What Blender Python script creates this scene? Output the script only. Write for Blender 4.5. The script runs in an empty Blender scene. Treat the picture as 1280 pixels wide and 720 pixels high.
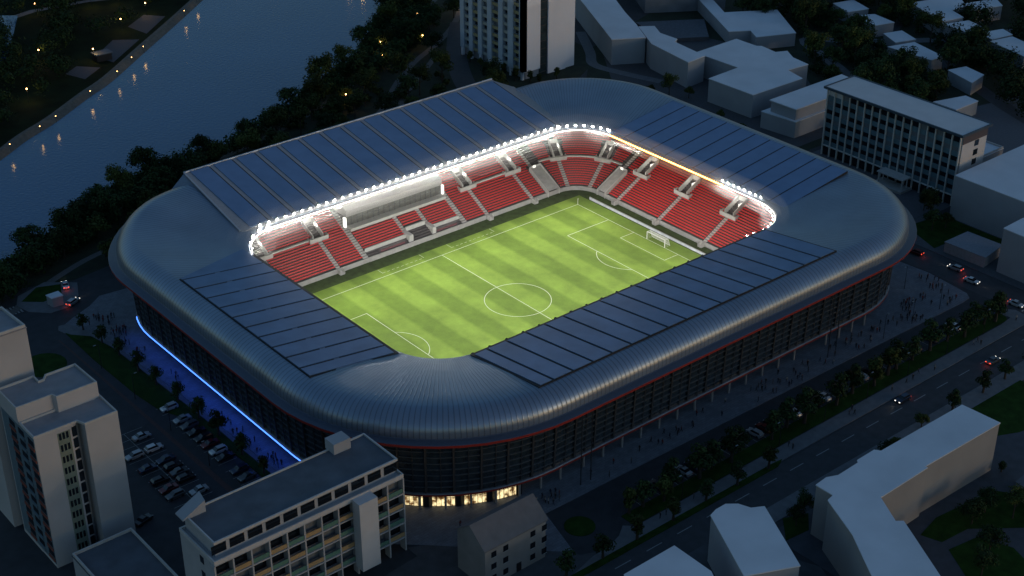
import bpy, bmesh, math, random
from mathutils import Vector, noise
random.seed(7)
sc = bpy.context.scene
COL = sc.collection
PI = math.pi

# ------------------------------------------------------------------ helpers
class MB:
    """collects polygons, then links them as one mesh object"""
    def __init__(s):
        s.v = []; s.f = []; s.mi = []; s.uv = []; s.m = 0
    def face(s, pts, uv=None):
        n = len(s.v); s.v += [tuple(p) for p in pts]
        s.f.append(tuple(range(n, n + len(pts)))); s.mi.append(s.m)
        s.uv.append(uv)
    def box(s, x0, x1, y0, y1, z0, z1, skip=''):
        if x0 > x1: x0, x1 = x1, x0
        if y0 > y1: y0, y1 = y1, y0
        a, b, c, d = (x0, y0), (x1, y0), (x1, y1), (x0, y1)
        s.prism([a, b, c, d], z0, z1, 'b' not in skip, 't' not in skip)
    def prism(s, P, z0, z1, bottom=True, top=True):
        ar = sum(P[i][0] * P[(i + 1) % len(P)][1] - P[(i + 1) % len(P)][0] * P[i][1] for i in range(len(P)))
        if ar < 0: P = P[::-1]
        n = len(P); z0f = z0 if callable(z0) else (lambda x, y: z0); z1f = z1 if callable(z1) else (lambda x, y: z1)
        lo = [(x, y, z0f(x, y)) for x, y in P]; hi = [(x, y, z1f(x, y)) for x, y in P]
        for i in range(n):
            j = (i + 1) % n
            s.face([lo[i], lo[j], hi[j], hi[i]])
        if top: s.face(hi)
        if bottom: s.face(lo[::-1])
    def obox(s, c, ax, ay, az, hx, hy, hz):
        """oriented box, centre c, unit axes and half sizes"""
        c = Vector(c); ax = Vector(ax) * hx; ay = Vector(ay) * hy; az = Vector(az) * hz
        P = [c + i * ax + j * ay + k * az for k in (-1, 1) for j in (-1, 1) for i in (-1, 1)]
        for q in ((0, 2, 3, 1), (4, 5, 7, 6), (0, 1, 5, 4), (2, 6, 7, 3), (0, 4, 6, 2), (1, 3, 7, 5)):
            s.face([P[t] for t in q])
    def bar(s, a, b, w, h=None, up=(0, 0, 1)):
        a = Vector(a); b = Vector(b); d = (b - a); L = d.length
        if L < 1e-6: return
        d /= L; up = Vector(up)
        if abs(d.dot(up)) > .98: up = Vector((1, 0, 0))
        sx = d.cross(up).normalized(); sy = sx.cross(d)
        s.obox((a + b) / 2, d, sx, sy, L / 2, w / 2, (h or w) / 2)
    def tube(s, pts, r, n=6, closed=False):
        pts = [Vector(p) for p in pts]; rings = []
        rs = r if isinstance(r, (list, tuple)) else [r] * len(pts)
        for i, p in enumerate(pts):
            a = pts[max(0, i - 1)]; b = pts[min(len(pts) - 1, i + 1)]
            if closed: a = pts[i - 1]; b = pts[(i + 1) % len(pts)]
            d = (b - a).normalized(); u = Vector((0, 0, 1)) if abs(d.z) < .9 else Vector((1, 0, 0))
            sx = d.cross(u).normalized(); sy = sx.cross(d)
            rings.append([p + rs[i] * (math.cos(2 * PI * k / n) * sx + math.sin(2 * PI * k / n) * sy) for k in range(n)])
        for i in range(len(rings) if closed else len(rings) - 1):
            A = rings[i]; B = rings[(i + 1) % len(rings)]
            for k in range(n):
                s.face([A[k], A[(k + 1) % n], B[(k + 1) % n], B[k]])
        if not closed:
            s.face(rings[0]); s.face(rings[-1][::-1])
    def ball(s, c, r, n=8, m=6, zs=1):
        c = Vector(c)
        def P(i, j):
            t = PI * i / m; a = 2 * PI * j / n
            return c + Vector((r * math.sin(t) * math.cos(a), r * math.sin(t) * math.sin(a), r * zs * math.cos(t)))
        for i in range(m):
            for j in range(n):
                q = [P(i, j), P(i + 1, j), P(i + 1, j + 1), P(i, j + 1)]
                if i == 0: q = [q[0], q[1], q[2]]
                elif i == m - 1: q = [q[0], q[1], q[3]]
                s.face(q)
    def build(s, name, mats, parent=None, smooth=False, merge=False):
        if not isinstance(mats, (list, tuple)): mats = [mats]
        me = bpy.data.meshes.new(name); me.from_pydata(s.v, [], s.f)
        for m in mats: me.materials.append(m)
        me.polygons.foreach_set('material_index', s.mi)
        if any(u is not None for u in s.uv):
            L = me.uv_layers.new(name='UVMap'); flat = []
            for f, u in zip(s.f, s.uv):
                for k in range(len(f)):
                    flat += list(u[k]) if u else [0, 0]
            L.data.foreach_set('uv', flat)
        if smooth: me.polygons.foreach_set('use_smooth', [True] * len(s.f))
        if merge:
            b = bmesh.new(); b.from_mesh(me); bmesh.ops.remove_doubles(b, verts=b.verts, dist=1e-4)
            if merge == 2: bmesh.ops.recalc_face_normals(b, faces=b.faces)
            b.to_mesh(me); b.free()
        me.update()
        o = bpy.data.objects.new(name, me); COL.objects.link(o)
        if parent: put(o, parent)
        return o
def put(o, parent): o.parent = parent
def tag(o, label=None, cat=None, group=None, kind=None):
    if label: o['label'] = label
    if cat: o['category'] = cat
    if group: o['group'] = group
    if kind: o['kind'] = kind
    return o
def thing(name, label, cat, loc=(0, 0, 0), rz=0, group=None):
    o = bpy.data.objects.new(name, None); COL.objects.link(o); o.location = loc; o.rotation_euler = (0, 0, rz)
    o.empty_display_size = .5
    return tag(o, label, cat, group)
def struct(o): return tag(o, kind='structure')
def dup(root, loc, rz=0, s=1, label=None, group=None):
    r = root.copy(); COL.objects.link(r); r.location = loc; r.rotation_euler = (0, 0, rz); r.scale = (s, s, s) if not isinstance(s, tuple) else s
    if label: r['label'] = label
    if group: r['group'] = group
    for ch in root.children:
        c = ch.copy(); COL.objects.link(c); c.parent = r
        for g in ch.children:
            d = g.copy(); COL.objects.link(d); d.parent = c
    return r

# ------------------------------------------------------------------ materials
def M(name, col, rough=.7, metal=0, nz=.12, scale=1.5, spec=.5, bump=0, col2=None, emit=None, es=0, detail=4, coat=0):
    m = bpy.data.materials.new(name); m.use_nodes = True; nt = m.node_tree; b = nt.nodes['Principled BSDF']
    b.inputs['Roughness'].default_value = rough; b.inputs['Metallic'].default_value = metal
    b.inputs['Specular IOR Level'].default_value = spec; b.inputs['Coat Weight'].default_value = coat
    tc = nt.nodes.new('ShaderNodeNewGeometry')
    n = nt.nodes.new('ShaderNodeTexNoise'); n.inputs['Scale'].default_value = scale; n.inputs['Detail'].default_value = detail
    nt.links.new(tc.outputs['Position'], n.inputs['Vector'])
    r = nt.nodes.new('ShaderNodeMix'); r.data_type = 'RGBA'
    c2 = col2 or tuple(max(0, c * (1 - nz * 2.2)) for c in col)
    c1 = tuple(min(1, c * (1 + nz)) for c in col)
    r.inputs[6].default_value = (*c2, 1); r.inputs[7].default_value = (*c1, 1)
    nt.links.new(n.outputs['Fac'], r.inputs[0]); nt.links.new(r.outputs[2], b.inputs['Base Color'])
    if bump:
        bp = nt.nodes.new('ShaderNodeBump'); bp.inputs['Strength'].default_value = bump; bp.inputs['Distance'].default_value = .05
        nt.links.new(n.outputs['Fac'], bp.inputs['Height']); nt.links.new(bp.outputs['Normal'], b.inputs['Normal'])
    if emit:
        b.inputs['Emission Color'].default_value = (*emit, 1); b.inputs['Emission Strength'].default_value = es
    m['b'] = b.name
    return m
def nodes(m): return m.node_tree, m.node_tree.nodes['Principled BSDF']
def E(name, col, s):
    m = bpy.data.materials.new(name); m.use_nodes = True; b = m.node_tree.nodes['Principled BSDF']
    b.inputs['Base Color'].default_value = (*[c * .5 for c in col], 1)
    b.inputs['Emission Color'].default_value = (*col, 1); b.inputs['Emission Strength'].default_value = s
    return m
asphalt = M('asphalt', (.035, .038, .045), .8, nz=.3, scale=.35, detail=8, bump=.1)
asphalt2 = M('road_asphalt', (.05, .052, .058), .75, nz=.25, scale=.5, detail=8)
paving = M('paving', (.15, .155, .165), .8, nz=.2, scale=.6, detail=8)
plaza_m = M('plaza_paving', (.185, .20, .23), .75, nz=.22, scale=.5, detail=8)
kerb_m = M('kerb_stone', (.25, .25, .25), .8)
grass_m = M('lawn', (.024, .060, .010), .95, nz=.4, scale=.4, detail=8, spec=.1)
paint = M('road_paint', (.30, .30, .30), .6, nz=.3, scale=3)
paint_g = M('pitch_paint', (.62, .68, .52), .8, nz=.1, spec=.1)
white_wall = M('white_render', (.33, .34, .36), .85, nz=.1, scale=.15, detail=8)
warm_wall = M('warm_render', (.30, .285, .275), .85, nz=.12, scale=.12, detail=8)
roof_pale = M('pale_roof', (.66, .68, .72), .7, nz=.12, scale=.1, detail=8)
roof_dark = M('dark_roof_felt', (.10, .115, .14), .8, nz=.25, scale=.25, detail=8)
roof_grey = M('grey_roof_felt', (.28, .28, .30), .8, nz=.2, scale=.3, detail=8)
conc = M('concrete', (.36, .355, .34), .85, nz=.18, scale=.7, detail=8)
conc_lt = M('light_concrete', (.48, .47, .45), .85, nz=.14, scale=.7, detail=8)
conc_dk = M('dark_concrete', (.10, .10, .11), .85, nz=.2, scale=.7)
seat_m = M('red_seat', (.60, .020, .020), .5, nz=.12, scale=3)
seam_m = M('seam_black', (.006, .007, .009), .6)
edge_m = M('roof_edge_metal', (.06, .075, .10), .35, metal=.6)
red_m = M('red_trim', (.30, .025, .018), .5)
mull_m = M('mullion_metal', (.055, .06, .07), .4, metal=.6)
steel = M('galvanised_steel', (.35, .36, .37), .4, metal=.8)
dark_m = M('dark_metal', (.02, .022, .026), .5, metal=.3)
white_p = M('white_paint', (.78, .78, .77), .4, nz=.05)
bark = M('bark', (.05, .038, .028), .9, nz=.3, scale=4)
glass_dk = M('dark_glass', (.010, .014, .02), .12, nz=.3, scale=.2, spec=.6)
net_m = M('goal_net', (.7, .7, .7), .8)
stone = M('quay_stone', (.14, .13, .11), .85, nz=.3, scale=.8, detail=8)
tile_m = M('grey_tiles', (.14, .135, .14), .8, nz=.15, scale=.5)

def striped_roof(name, base, period, dark=.55, rough=.38, metal=.75, bump=.5, spec=.5):
    """standing-seam metal: seams run across the UV u direction"""
    m = M(name, base, rough, metal, nz=.16, scale=.09, detail=10, spec=spec)
    nt, b = nodes(m)
    uv = nt.nodes.new('ShaderNodeUVMap'); sx = nt.nodes.new('ShaderNodeSeparateXYZ'); nt.links.new(uv.outputs[0], sx.inputs[0])
    d = nt.nodes.new('ShaderNodeMath'); d.operation = 'DIVIDE'; d.inputs[1].default_value = period; nt.links.new(sx.outputs[0], d.inputs[0])
    pp = nt.nodes.new('ShaderNodeMath'); pp.operation = 'PINGPONG'; pp.inputs[1].default_value = .5; nt.links.new(d.outputs[0], pp.inputs[0])
    mr = nt.nodes.new('ShaderNodeMapRange'); mr.inputs[1].default_value = 0; mr.inputs[2].default_value = .16; nt.links.new(pp.outputs[0], mr.inputs[0])
    old = b.inputs['Base Color'].links[0].from_socket
    mul = nt.nodes.new('ShaderNodeMix'); mul.data_type = 'RGBA'; mul.blend_type = 'MULTIPLY'
    mul.inputs[0].default_value = 1; nt.links.new(old, mul.inputs[6])
    cr = nt.nodes.new('ShaderNodeMapRange'); cr.inputs[3].default_value = dark; cr.inputs[4].default_value = 1; nt.links.new(mr.outputs[0], cr.inputs[0])
    nt.links.new(cr.outputs[0], mul.inputs[7]); nt.links.new(mul.outputs[2], b.inputs['Base Color'])
    bp = nt.nodes.new('ShaderNodeBump'); bp.invert = True; bp.inputs['Strength'].default_value = bump; bp.inputs['Distance'].default_value = .12
    nt.links.new(mr.outputs[0], bp.inputs['Height']); nt.links.new(bp.outputs[0], b.inputs['Normal'])
    return m
roof_m = striped_roof('standing_seam_roof', (.25, .31, .39), 1.25, dark=.52, rough=.34, metal=.6, bump=.3)
panel_m = M('blue_roof_membrane', (.13, .22, .38), .5, metal=.15, nz=.12, scale=.25, detail=10)
panel_near_m = M('blue_roof_membrane_near', (.12, .215, .37), .5, metal=.2, nz=.2, scale=.18, detail=10)
rib_m = M('brown_grey_rib', (.33, .32, .33), .6, nz=.1)
soffit_m = M('soffit', (.55, .54, .52), .7, nz=.05)
# floodlit pitch: mowing bands across the pitch, mottled turf
turf_m = bpy.data.materials.new('pitch_turf'); turf_m.use_nodes = True
nt = turf_m.node_tree; b = nt.nodes['Principled BSDF']; b.inputs['Roughness'].default_value = .9; b.inputs['Specular IOR Level'].default_value = .15
g = nt.nodes.new('ShaderNodeNewGeometry'); sx = nt.nodes.new('ShaderNodeSeparateXYZ'); nt.links.new(g.outputs['Position'], sx.inputs[0])
def math_n(op, a, bb=None, nt=nt):
    n = nt.nodes.new('ShaderNodeMath'); n.operation = op
    for i, q in enumerate((a, bb)):
        if q is None: continue
        if isinstance(q, (int, float)): n.inputs[i].default_value = q
        else: nt.links.new(q, n.inputs[i])
    return n.outputs[0]
nb = nt.nodes.new('ShaderNodeTexNoise'); nb.inputs['Scale'].default_value = .35; nb.inputs['Detail'].default_value = 6; nt.links.new(g.outputs['Position'], nb.inputs['Vector'])
xw = math_n('ADD', sx.outputs[0], math_n('MULTIPLY', nb.outputs['Fac'], .45))
st = math_n('SINE', math_n('MULTIPLY', xw, PI / 5.83))
st = math_n('MULTIPLY', st, 3.0); st = math_n('MINIMUM', math_n('MAXIMUM', st, -1), 1)
st = math_n('ADD', math_n('MULTIPLY', st, .5), .5)
mx = nt.nodes.new('ShaderNodeMix'); mx.data_type = 'RGBA'; mx.inputs[6].default_value = (.128, .208, .028, 1); mx.inputs[7].default_value = (.185, .288, .042, 1)
nt.links.new(st, mx.inputs[0])
n2 = nt.nodes.new('ShaderNodeTexNoise'); n2.inputs['Scale'].default_value = .12; n2.inputs['Detail'].default_value = 12; n2.inputs['Roughness'].default_value = .7; nt.links.new(g.outputs['Position'], n2.inputs['Vector'])
mr = nt.nodes.new('ShaderNodeMapRange'); mr.inputs[1].default_value = .3; mr.inputs[2].default_value = .7; mr.inputs[3].default_value = .72; mr.inputs[4].default_value = 1.22; nt.links.new(n2.outputs['Fac'], mr.inputs[0])
mm = nt.nodes.new('ShaderNodeMix'); mm.data_type = 'RGBA'; mm.blend_type = 'MULTIPLY'; mm.inputs[0].default_value = 1
nt.links.new(mx.outputs[2], mm.inputs[6]); nt.links.new(mr.outputs[0], mm.inputs[7]); nt.links.new(mm.outputs[2], b.inputs['Base Color'])
shaded_surround_m = M('shaded_surround_turf', (.05, .082, .022), .95, nz=.35, scale=.5, detail=8, spec=.1)  # same grass as the pitch, its shadow put into a darker colour
# water
water_m = M('river_water', (.010, .085, .20), .12, nz=.15, scale=.02, spec=.6)
nt, b = nodes(water_m)
wn = nt.nodes.new('ShaderNodeTexNoise'); wn.inputs['Scale'].default_value = .9; wn.inputs['Detail'].default_value = 5
gg = nt.nodes.new('ShaderNodeNewGeometry'); nt.links.new(gg.outputs['Position'], wn.inputs['Vector'])
bb = nt.nodes.new('ShaderNodeBump'); bb.inputs['Strength'].default_value = .3; bb.inputs['Distance'].default_value = .3
nt.links.new(wn.outputs['Fac'], bb.inputs['Height']); nt.links.new(bb.outputs[0], b.inputs['Normal'])
nt, b = nodes(plaza_m); old = b.inputs['Base Color'].links[0].from_socket
br = nt.nodes.new('ShaderNodeTexBrick'); br.inputs['Scale'].default_value = .35; br.inputs['Mortar Size'].default_value = .012; br.inputs['Color1'].default_value = (1, 1, 1, 1); br.inputs['Color2'].default_value = (.8, .8, .82, 1); br.inputs['Mortar'].default_value = (.55, .55, .55, 1)
gq = nt.nodes.new('ShaderNodeNewGeometry'); nt.links.new(gq.outputs['Position'], br.inputs['Vector'])
mq = nt.nodes.new('ShaderNodeMix'); mq.data_type = 'RGBA'; mq.blend_type = 'MULTIPLY'; mq.inputs[0].default_value = 1; nt.links.new(old, mq.inputs[6]); nt.links.new(br.outputs['Color'], mq.inputs[7]); nt.links.new(mq.outputs[2], b.inputs['Base Color'])
# foliage, each leaf clump a little different
def leaf_mat(name, a, c):
    m = bpy.data.materials.new(name); m.use_nodes = True; nt = m.node_tree; b = nt.nodes['Principled BSDF']
    b.inputs['Roughness'].default_value = .8; b.inputs['Specular IOR Level'].default_value = .15
    g = nt.nodes.new('ShaderNodeNewGeometry'); mx = nt.nodes.new('ShaderNodeMix'); mx.data_type = 'RGBA'
    mx.inputs[6].default_value = (*a, 1); mx.inputs[7].default_value = (*c, 1)
    nt.links.new(g.outputs['Random Per Island'], mx.inputs[0])
    oi = nt.nodes.new('ShaderNodeObjectInfo'); r = nt.nodes.new('ShaderNodeMapRange'); r.inputs[3].default_value = .6; r.inputs[4].default_value = 1.35
    nt.links.new(oi.outputs['Random'], r.inputs[0]); mm = nt.nodes.new('ShaderNodeMix'); mm.data_type = 'RGBA'; mm.blend_type = 'MULTIPLY'; mm.inputs[0].default_value = 1
    nt.links.new(mx.outputs[2], mm.inputs[6]); nt.links.new(r.outputs[0], mm.inputs[7]); nt.links.new(mm.outputs[2], b.inputs['Base Color'])
    return m
leaf_a = leaf_mat('foliage_dark', (.012, .026, .010), (.035, .062, .018))
leaf_b = leaf_mat('foliage_olive', (.022, .034, .008), (.065, .080, .020))
lens_m = E('floodlight_lens', (1, .98, .94), 75)
glow_m = E('soffit_glow_white', (1, .93, .82), 2.6)  # emission stands in for the floodlit white underside of the roof edge
gold_m = E('rim_light_gold', (1, .42, .07), 16)
blue_m = E('blue_led', (.06, .20, 1), 3.6)
lamp_m = E('street_lamp_glow', (1, .50, .16), 14)
# ------------------------------------------------------------------ ground and water
g = MB(); g.face([(-1500, -1200, 0), (1800, -1200, 0), (1800, 2200, 0), (-1500, 2200, 0)]); struct(g.build('ground', asphalt))
def sheet(name, P, mat, z=.004, kind=True):
    m = MB(); ar = sum(P[i][0] * P[(i + 1) % len(P)][1] - P[(i + 1) % len(P)][0] * P[i][1] for i in range(len(P)))
    if ar < 0: P = P[::-1]
    m.face([(x, y, z) for x, y in P]); o = m.build(name, mat)
    return struct(o) if kind else o
def slab(name, P, mat, z1, z0=0.0):
    m = MB(); m.prism(P, z0, z1, bottom=False); return struct(m.build(name, mat))
def smooth_line(P, k=5):
    out = []
    for i in range(len(P) - 1):
        p0 = P[max(0, i - 1)]; p1 = P[i]; p2 = P[i + 1]; p3 = P[min(len(P) - 1, i + 2)]
        for j in range(k):
            t = j / k
            out.append(tuple(.5 * ((2 * p1[a]) + (-p0[a] + p2[a]) * t + (2 * p0[a] - 5 * p1[a] + 4 * p2[a] - p3[a]) * t * t + (-p0[a] + 3 * p1[a] - 3 * p2[a] + p3[a]) * t ** 3) for a in (0, 1)))
    return out + [P[-1]]
LB = smooth_line([(-330, 20), (-200, 95), (-125, 140), (-70.8, 179.2), (-56.5, 189.8), (-42.6, 198.1), (-23.7, 212), (-9.8, 221.5), (14.2, 242), (38.5, 262.6), (63.8, 284.6), (110, 325)])
RB = smooth_line([(-330, -80), (-220, 25), (-140, 82), (-106, 104), (-82, 117), (-60, 129), (-38, 138), (-12, 142), (20, 156), (48, 170), (82, 193), (100, 212), (116, 227), (122, 240)])
river = LB + [(128, 300)] + RB[::-1]
sheet('river', river, water_m, .02)
# the far river bank: a raised terrace behind a sloped stone wall
m = MB()
LT = [(x - 1.3, y + 1.8) for x, y in LB]; LT2 = [(x - 2.2, y + 3.0) for x, y in LB]
for i in range(len(LB) - 1):
    a, b = LB[i], LB[i + 1]; c, d = LT[i], LT[i + 1]; e, f = LT2[i], LT2[i + 1]
    m.face([(*a, 0), (*b, 0), (*d, 1.5), (*c, 1.5)]); m.face([(*c, 1.5), (*d, 1.5), (*f, 1.5), (*e, 1.5)])
struct(m.build('river_embankment', stone))
sheet('far_bank_lawn', LT2 + [(150, 400), (400, 700), (-900, 700), (-900, 100)], M('far_bank_grass', (.012, .021, .007), .95, nz=.5, scale=.15, detail=8, spec=.1), 1.496)
sheet('far_pond', [(-12.5, 316), (-7, 311), (-18, 290), (-31, 266), (-42, 250), (-120, 290), (-60, 340)], water_m, 1.52)
for P in ([(-21.2, 236), (-17.9, 226.5), (-8.1, 234), (-14.4, 241)], [(-4.5, 246), (-1.8, 236), (17.8, 253), (9.4, 259)], [(21.3, 269.6), (23.2, 257.3), (39.1, 271.6), (33.2, 279)]):
    sheet('riverside_paving', P, M('bank_paving', (.05, .055, .07), .8), 1.5)
sheet('far_road', [(-40, 300), (1, 311), (23, 309), (34, 305), (70, 318), (70, 322), (34, 309), (23, 312), (0, 314.5), (-42, 304)], paving, 1.51)
# near bank park ground
park = RB[:] + [(150, 230), (150, 128), (100, 100), (60, 92), (-60, 92), (-88, 88), (-110, 96), (-140, 70), (-200, 10)]
sheet('park_ground', park, M('park_ground_cover', (.022, .032, .014), .95, nz=.5, scale=.3, detail=8), .008)
path_m = M('park_path', (.13, .125, .12), .85, nz=.2)
def ribbon(name, P, w, mat, z, k=5):
    P = smooth_line(P, k); m = MB(); L = []; R = []
    for i, p in enumerate(P):
        a = P[max(0, i - 1)]; b = P[min(len(P) - 1, i + 1)]; dx, dy = b[0] - a[0], b[1] - a[1]; n = math.hypot(dx, dy) or 1
        nx, ny = -dy / n * w / 2, dx / n * w / 2; L.append((p[0] + nx, p[1] + ny)); R.append((p[0] - nx, p[1] - ny))
    for i in range(len(P) - 1): m.face([(*R[i], z), (*R[i + 1], z), (*L[i + 1], z), (*L[i], z)])
    return struct(m.build(name, mat))
ribbon('park_path', [(40, 128), (53, 137), (69, 152), (87, 166), (106, 177), (127, 192), (150, 215)], 2.6, path_m, .014)
ribbon('park_path', [(50, 126), (66, 142), (87, 158), (100, 168)], 2.2, path_m, .018)
ribbon('riverside_path', [(-60, 122), (-20, 133), (20, 145), (52, 160), (78, 177), (96, 192), (118, 208), (140, 222)], 2.4, path_m, .012)
ribbon('tower_access_road', [(84, 126), (92, 142), (102, 158), (116, 176), (130, 192)], 8, asphalt2, .02)
ribbon('park_path', [(-140, 62), (-105, 84), (-90, 93), (-72, 99), (-40, 101)], 2.2, path_m, .016)
ribbon('service_path', [(160, 152), (147, 132), (139, 121), (141, 108), (146, 92)], 4, paving, .020)
# main stadium surroundings
plazaL = [(-60, 72), (-86.7, 75), (-91.3, 71.5), (-97.3, 68.6), (-101.6, 66), (-102.4, 64), (-101.6, 62), (-97.4, 58.5), (-95.6, 50), (-95, 39), (-94.4, 28), (-93.8, 19), (-93.2, 0), (-92.8, -17), (-92.4, -30), (-91, -60), (-60, -90)]
plazaN = [(-60, -77), (50, -77.6), (92, -78.4), (95.6, -78), (97.2, -76), (97.8, -72), (99, -62), (97, -40), (90, -20), (0, -20)]
slab('stadium_plaza', [(x, y) for x, y in plazaL] + [(-56, -76.2)] + plazaN[1:8] + [(100, -20), (100, 60), (70, 92), (-60, 92)], plaza_m, .12)
slab('square_paving', [(-86, -66.5), (-62, -77), (-56, -76.2), (-60.5, -82), (-61.8, -88), (-59.5, -91.5), (-56, -93), (-52, -93.6), (-62, -95), (-66, -112), (-130, -112), (-130, -74), (-86, -70)], M('square_paving_dark', (.075, .078, .085), .8, nz=.25, scale=.4), .1)
# long green strip between car park and pavement
def rounded_end(x0, x1, y0, y1, n=6):
    r = (y1 - y0) / 2; P = [(x0, y0)] + [(x1 - r + r * math.sin(a), (y0 + y1) / 2 - r * math.cos(a)) for a in [PI * k / n for k in range(n + 1)]] + [(x0, y1)]
    return P
slab('green_verge', rounded_end(-44, 94.5, -91.6, -87.4), grass_m, .14)
slab('pavement', [(-62, -96), (-56, -96), (96, -95.9), (99, -94), (99.5, -90), (97, -86.5), (94.6, -88), (95, -91.4), (90, -92), (-44, -91.9), (-46, -90), (-49, -92), (-53, -93.2), (-58, -93.5), (-66, -95.5)], paving, .13)
slab('roadside_verge', [(-130, -98.2), (-66, -96.9), (-4, -96.9), (-1, -95.6), (-4, -95.3), (-66, -95.2), (-130, -96)], grass_m, .15)
slab('roundabout_lawn', [(-53.2 + 3.4 * math.cos(a), -84.2 + 3.4 * math.sin(a)) for a in [2 * PI * k / 24 for k in range(24)]], grass_m, .14)
sheet('boulevard', [(-400, -105.4), (400, -107.2), (400, -96.2), (101, -96.2), (-400, -97.6)][::-1], asphalt2, .006)
slab('far_pavement', [(-30, -105.6), (112, -106.4), (112, -112), (45, -111), (-30, -110)], paving, .12)
slab('far_pavement', [(-130, -105.6), (-37, -105.6), (-30, -112), (-24, -126), (-30, -140), (-130, -140)], M('court_paving', (.07, .075, .085), .8, nz=.25, scale=.4), .1)
slab('court_paving', [(-24, -112), (34, -112), (48, -112), (60, -135), (60, -175), (-30, -175), (-24, -140)], M('court_paving2', (.06, .066, .08), .8, nz=.25, scale=.4), .08)
for P in ([(-23, -115.8), (-17.7, -110.3), (-12, -112.6), (-16.4, -116.5)], [(-29, -114.5), (-27.6, -116), (-34, -132), (-37, -131)], [(0.5, -132.8), (8, -131.3), (26, -133.5), (30, -140), (28, -152), (10, -138), (2, -137.2)], [(1, -139.6), (9.5, -141), (12, -148), (8, -158), (-10, -158)], [(37, -110.8), (70, -111), (70, -128), (50, -124), (36, -117.5)]):
    slab('court_lawn', P, grass_m, .13)
# boulevard markings
def strip(name, pts, w, z, mat=paint): return ribbon(name, pts, w, mat, z, 1)
m = MB()
for x in range(-120, 200, 9):
    m.face([(x, -99.75 - x * .006, .010), (x + 4.5, -99.78 - x * .006, .010), (x + 4.5, -99.55 - x * .006, .010), (x, -99.52 - x * .006, .010)])
struct(m.build('lane_marking', paint))
m = MB()
for k in range(7): m.face([(100.3, -91.6 - k * .95, .012), (105.6, -91.6 - k * .95, .012), (105.6, -91.1 - k * .95, .012), (100.3, -91.1 - k * .95, .012)])
struct(m.build('crosswalk_marking', paint))
m = MB()
for k in range(6):
    x = -111.4 + k * .95
    m.face([(x, 80.2, .012), (x + .5, 80.2, .012), (x + .5, 84.6, .012), (x, 84.6, .012)])
struct(m.build('crosswalk_marking', paint))
# right street along the east side
sheet('east_street', [(99.5, -96), (110.5, -96), (110.5, -40), (108, -20), (106, 60), (98, 90), (90, 95), (96, 60), (98.5, -20), (99.5, -60)], asphalt2, .0045)
slab('east_pavement', [(110.6, -104), (118, -104), (118, -80), (160, -80), (160, -45), (132.8, -45), (132, -38), (118, -38), (110.6, -44)], M('east_paving', (.085, .09, .10), .8, nz=.2), .12)
slab('east_lawn', [(112.5, -54), (124, -54.5), (132.5, -72), (132.5, -42), (118, -40)], grass_m, .15)
sheet('office_yard', [(118, 14), (160, 14), (240, -2), (240, -40), (132, -40), (112, -36), (104, -5)], M('yard_paving', (.10, .105, .12), .85, nz=.2), .016)
# east back yard paving and lawns
sheet('east_ground', [(110, 95), (150, 135), (225, 160), (420, 160), (420, -20), (240, -2), (160, 16), (112, 16)], M('east_ground_cover', (.02, .032, .015), .95, nz=.4, scale=.2), .004)
sheet('yard', [(132, 20), (160, 20), (190, 60), (200, 90), (190, 130), (150, 128), (128, 98), (124, 60)], M('yard_asphalt', (.07, .073, .08), .85, nz=.25), .012)
ribbon('back_street', [(300, 40), (270, 50), (236, 74), (222, 88), (208, 60), (196, 40), (180, 36)], 5, paving, .014)
ribbon('back_street', [(330, 70), (262, 76), (244, 40), (225, 2), (216, -20)], 6, asphalt2, .018)
# west side: road, verge, car park
slab('west_verge', [(-102.6, 62.5), (-101.8, 60.5), (-98.2, 56.5), (-96.6, 48), (-96, 36), (-95.6, 24), (-94.6, 0), (-94.2, -20), (-94.2, -44), (-96.4, -44), (-96.2, -18), (-97.6, 6), (-101, 14), (-102.2, 24), (-102.8, 45)], grass_m, .14)
slab('west_pavement', [(-94.0, -44), (-94.0, -20), (-94.4, 0), (-95.4, 24), (-95.8, 36), (-96.4, 48), (-98, 56.3), (-101.6, 60.3), (-102.8, 62.3), (-103.4, 64.8), (-102.4, 66.8), (-100, 66.4), (-97.4, 59), (-95.7, 50), (-95.1, 39), (-94.5, 28), (-93.9, 19), (-93.3, 0), (-92.9, -17), (-92.5, -30), (-92.5, -44)], paving, .122)
slab('traffic_island', [(-106.4, 84.3), (-105.3, 79), (-101, 74.6), (-95.3, 74.6), (-91, 78.8), (-88, 86), (-95, 92), (-104, 89)], paving, .12)
sheet('west_road_lawn', [(-116.5 + 5.5 * math.cos(a) + 3, 51 + 6 * math.sin(a)) for a in [2 * PI * k / 20 for k in range(20)]], grass_m, .02)
slab('island_lawn', [(-104.5, 85.5), (-100, 81.5), (-94, 83), (-92, 88), (-98, 90.5)], grass_m, .14)
m = MB()
for k in range(13):
    y = 14.5 - k * 3.3
    m.face([(-101.6, y, .012), (-96.8, y, .012), (-96.8, y + .14, .012), (-101.6, y + .14, .012)])
for k in range(12):
    y = 10 - k * 3.0
    m.face([(-117, y, .012), (-107.6, y, .012), (-107.6, y + .14, .012), (-117, y + .14, .012)])
m.face([(-112.4, -24, .014), (-112.26, -24, .014), (-112.26, 10, .014), (-112.4, 10, .014)])
struct(m.build('car_park_marking', M('faded_paint', (.32, .32, .3), .7, nz=.4, scale=2)))
m = MB()
for k in range(44):
    x = -38 + k * 2.9
    m.face([(x, -87.3, .012), (x + .13, -87.3, .012), (x + .13, -82.6, .012), (x, -82.6, .012)])
struct(m.build('car_park_marking', bpy.data.materials['faded_paint']))
sheet('bus_lane', [(-105.6, 60), (-105.2, 60), (-103.2, -44), (-104.8, -44)], M('red_lane', (.085, .045, .04), .8, nz=.3), .008)
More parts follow.
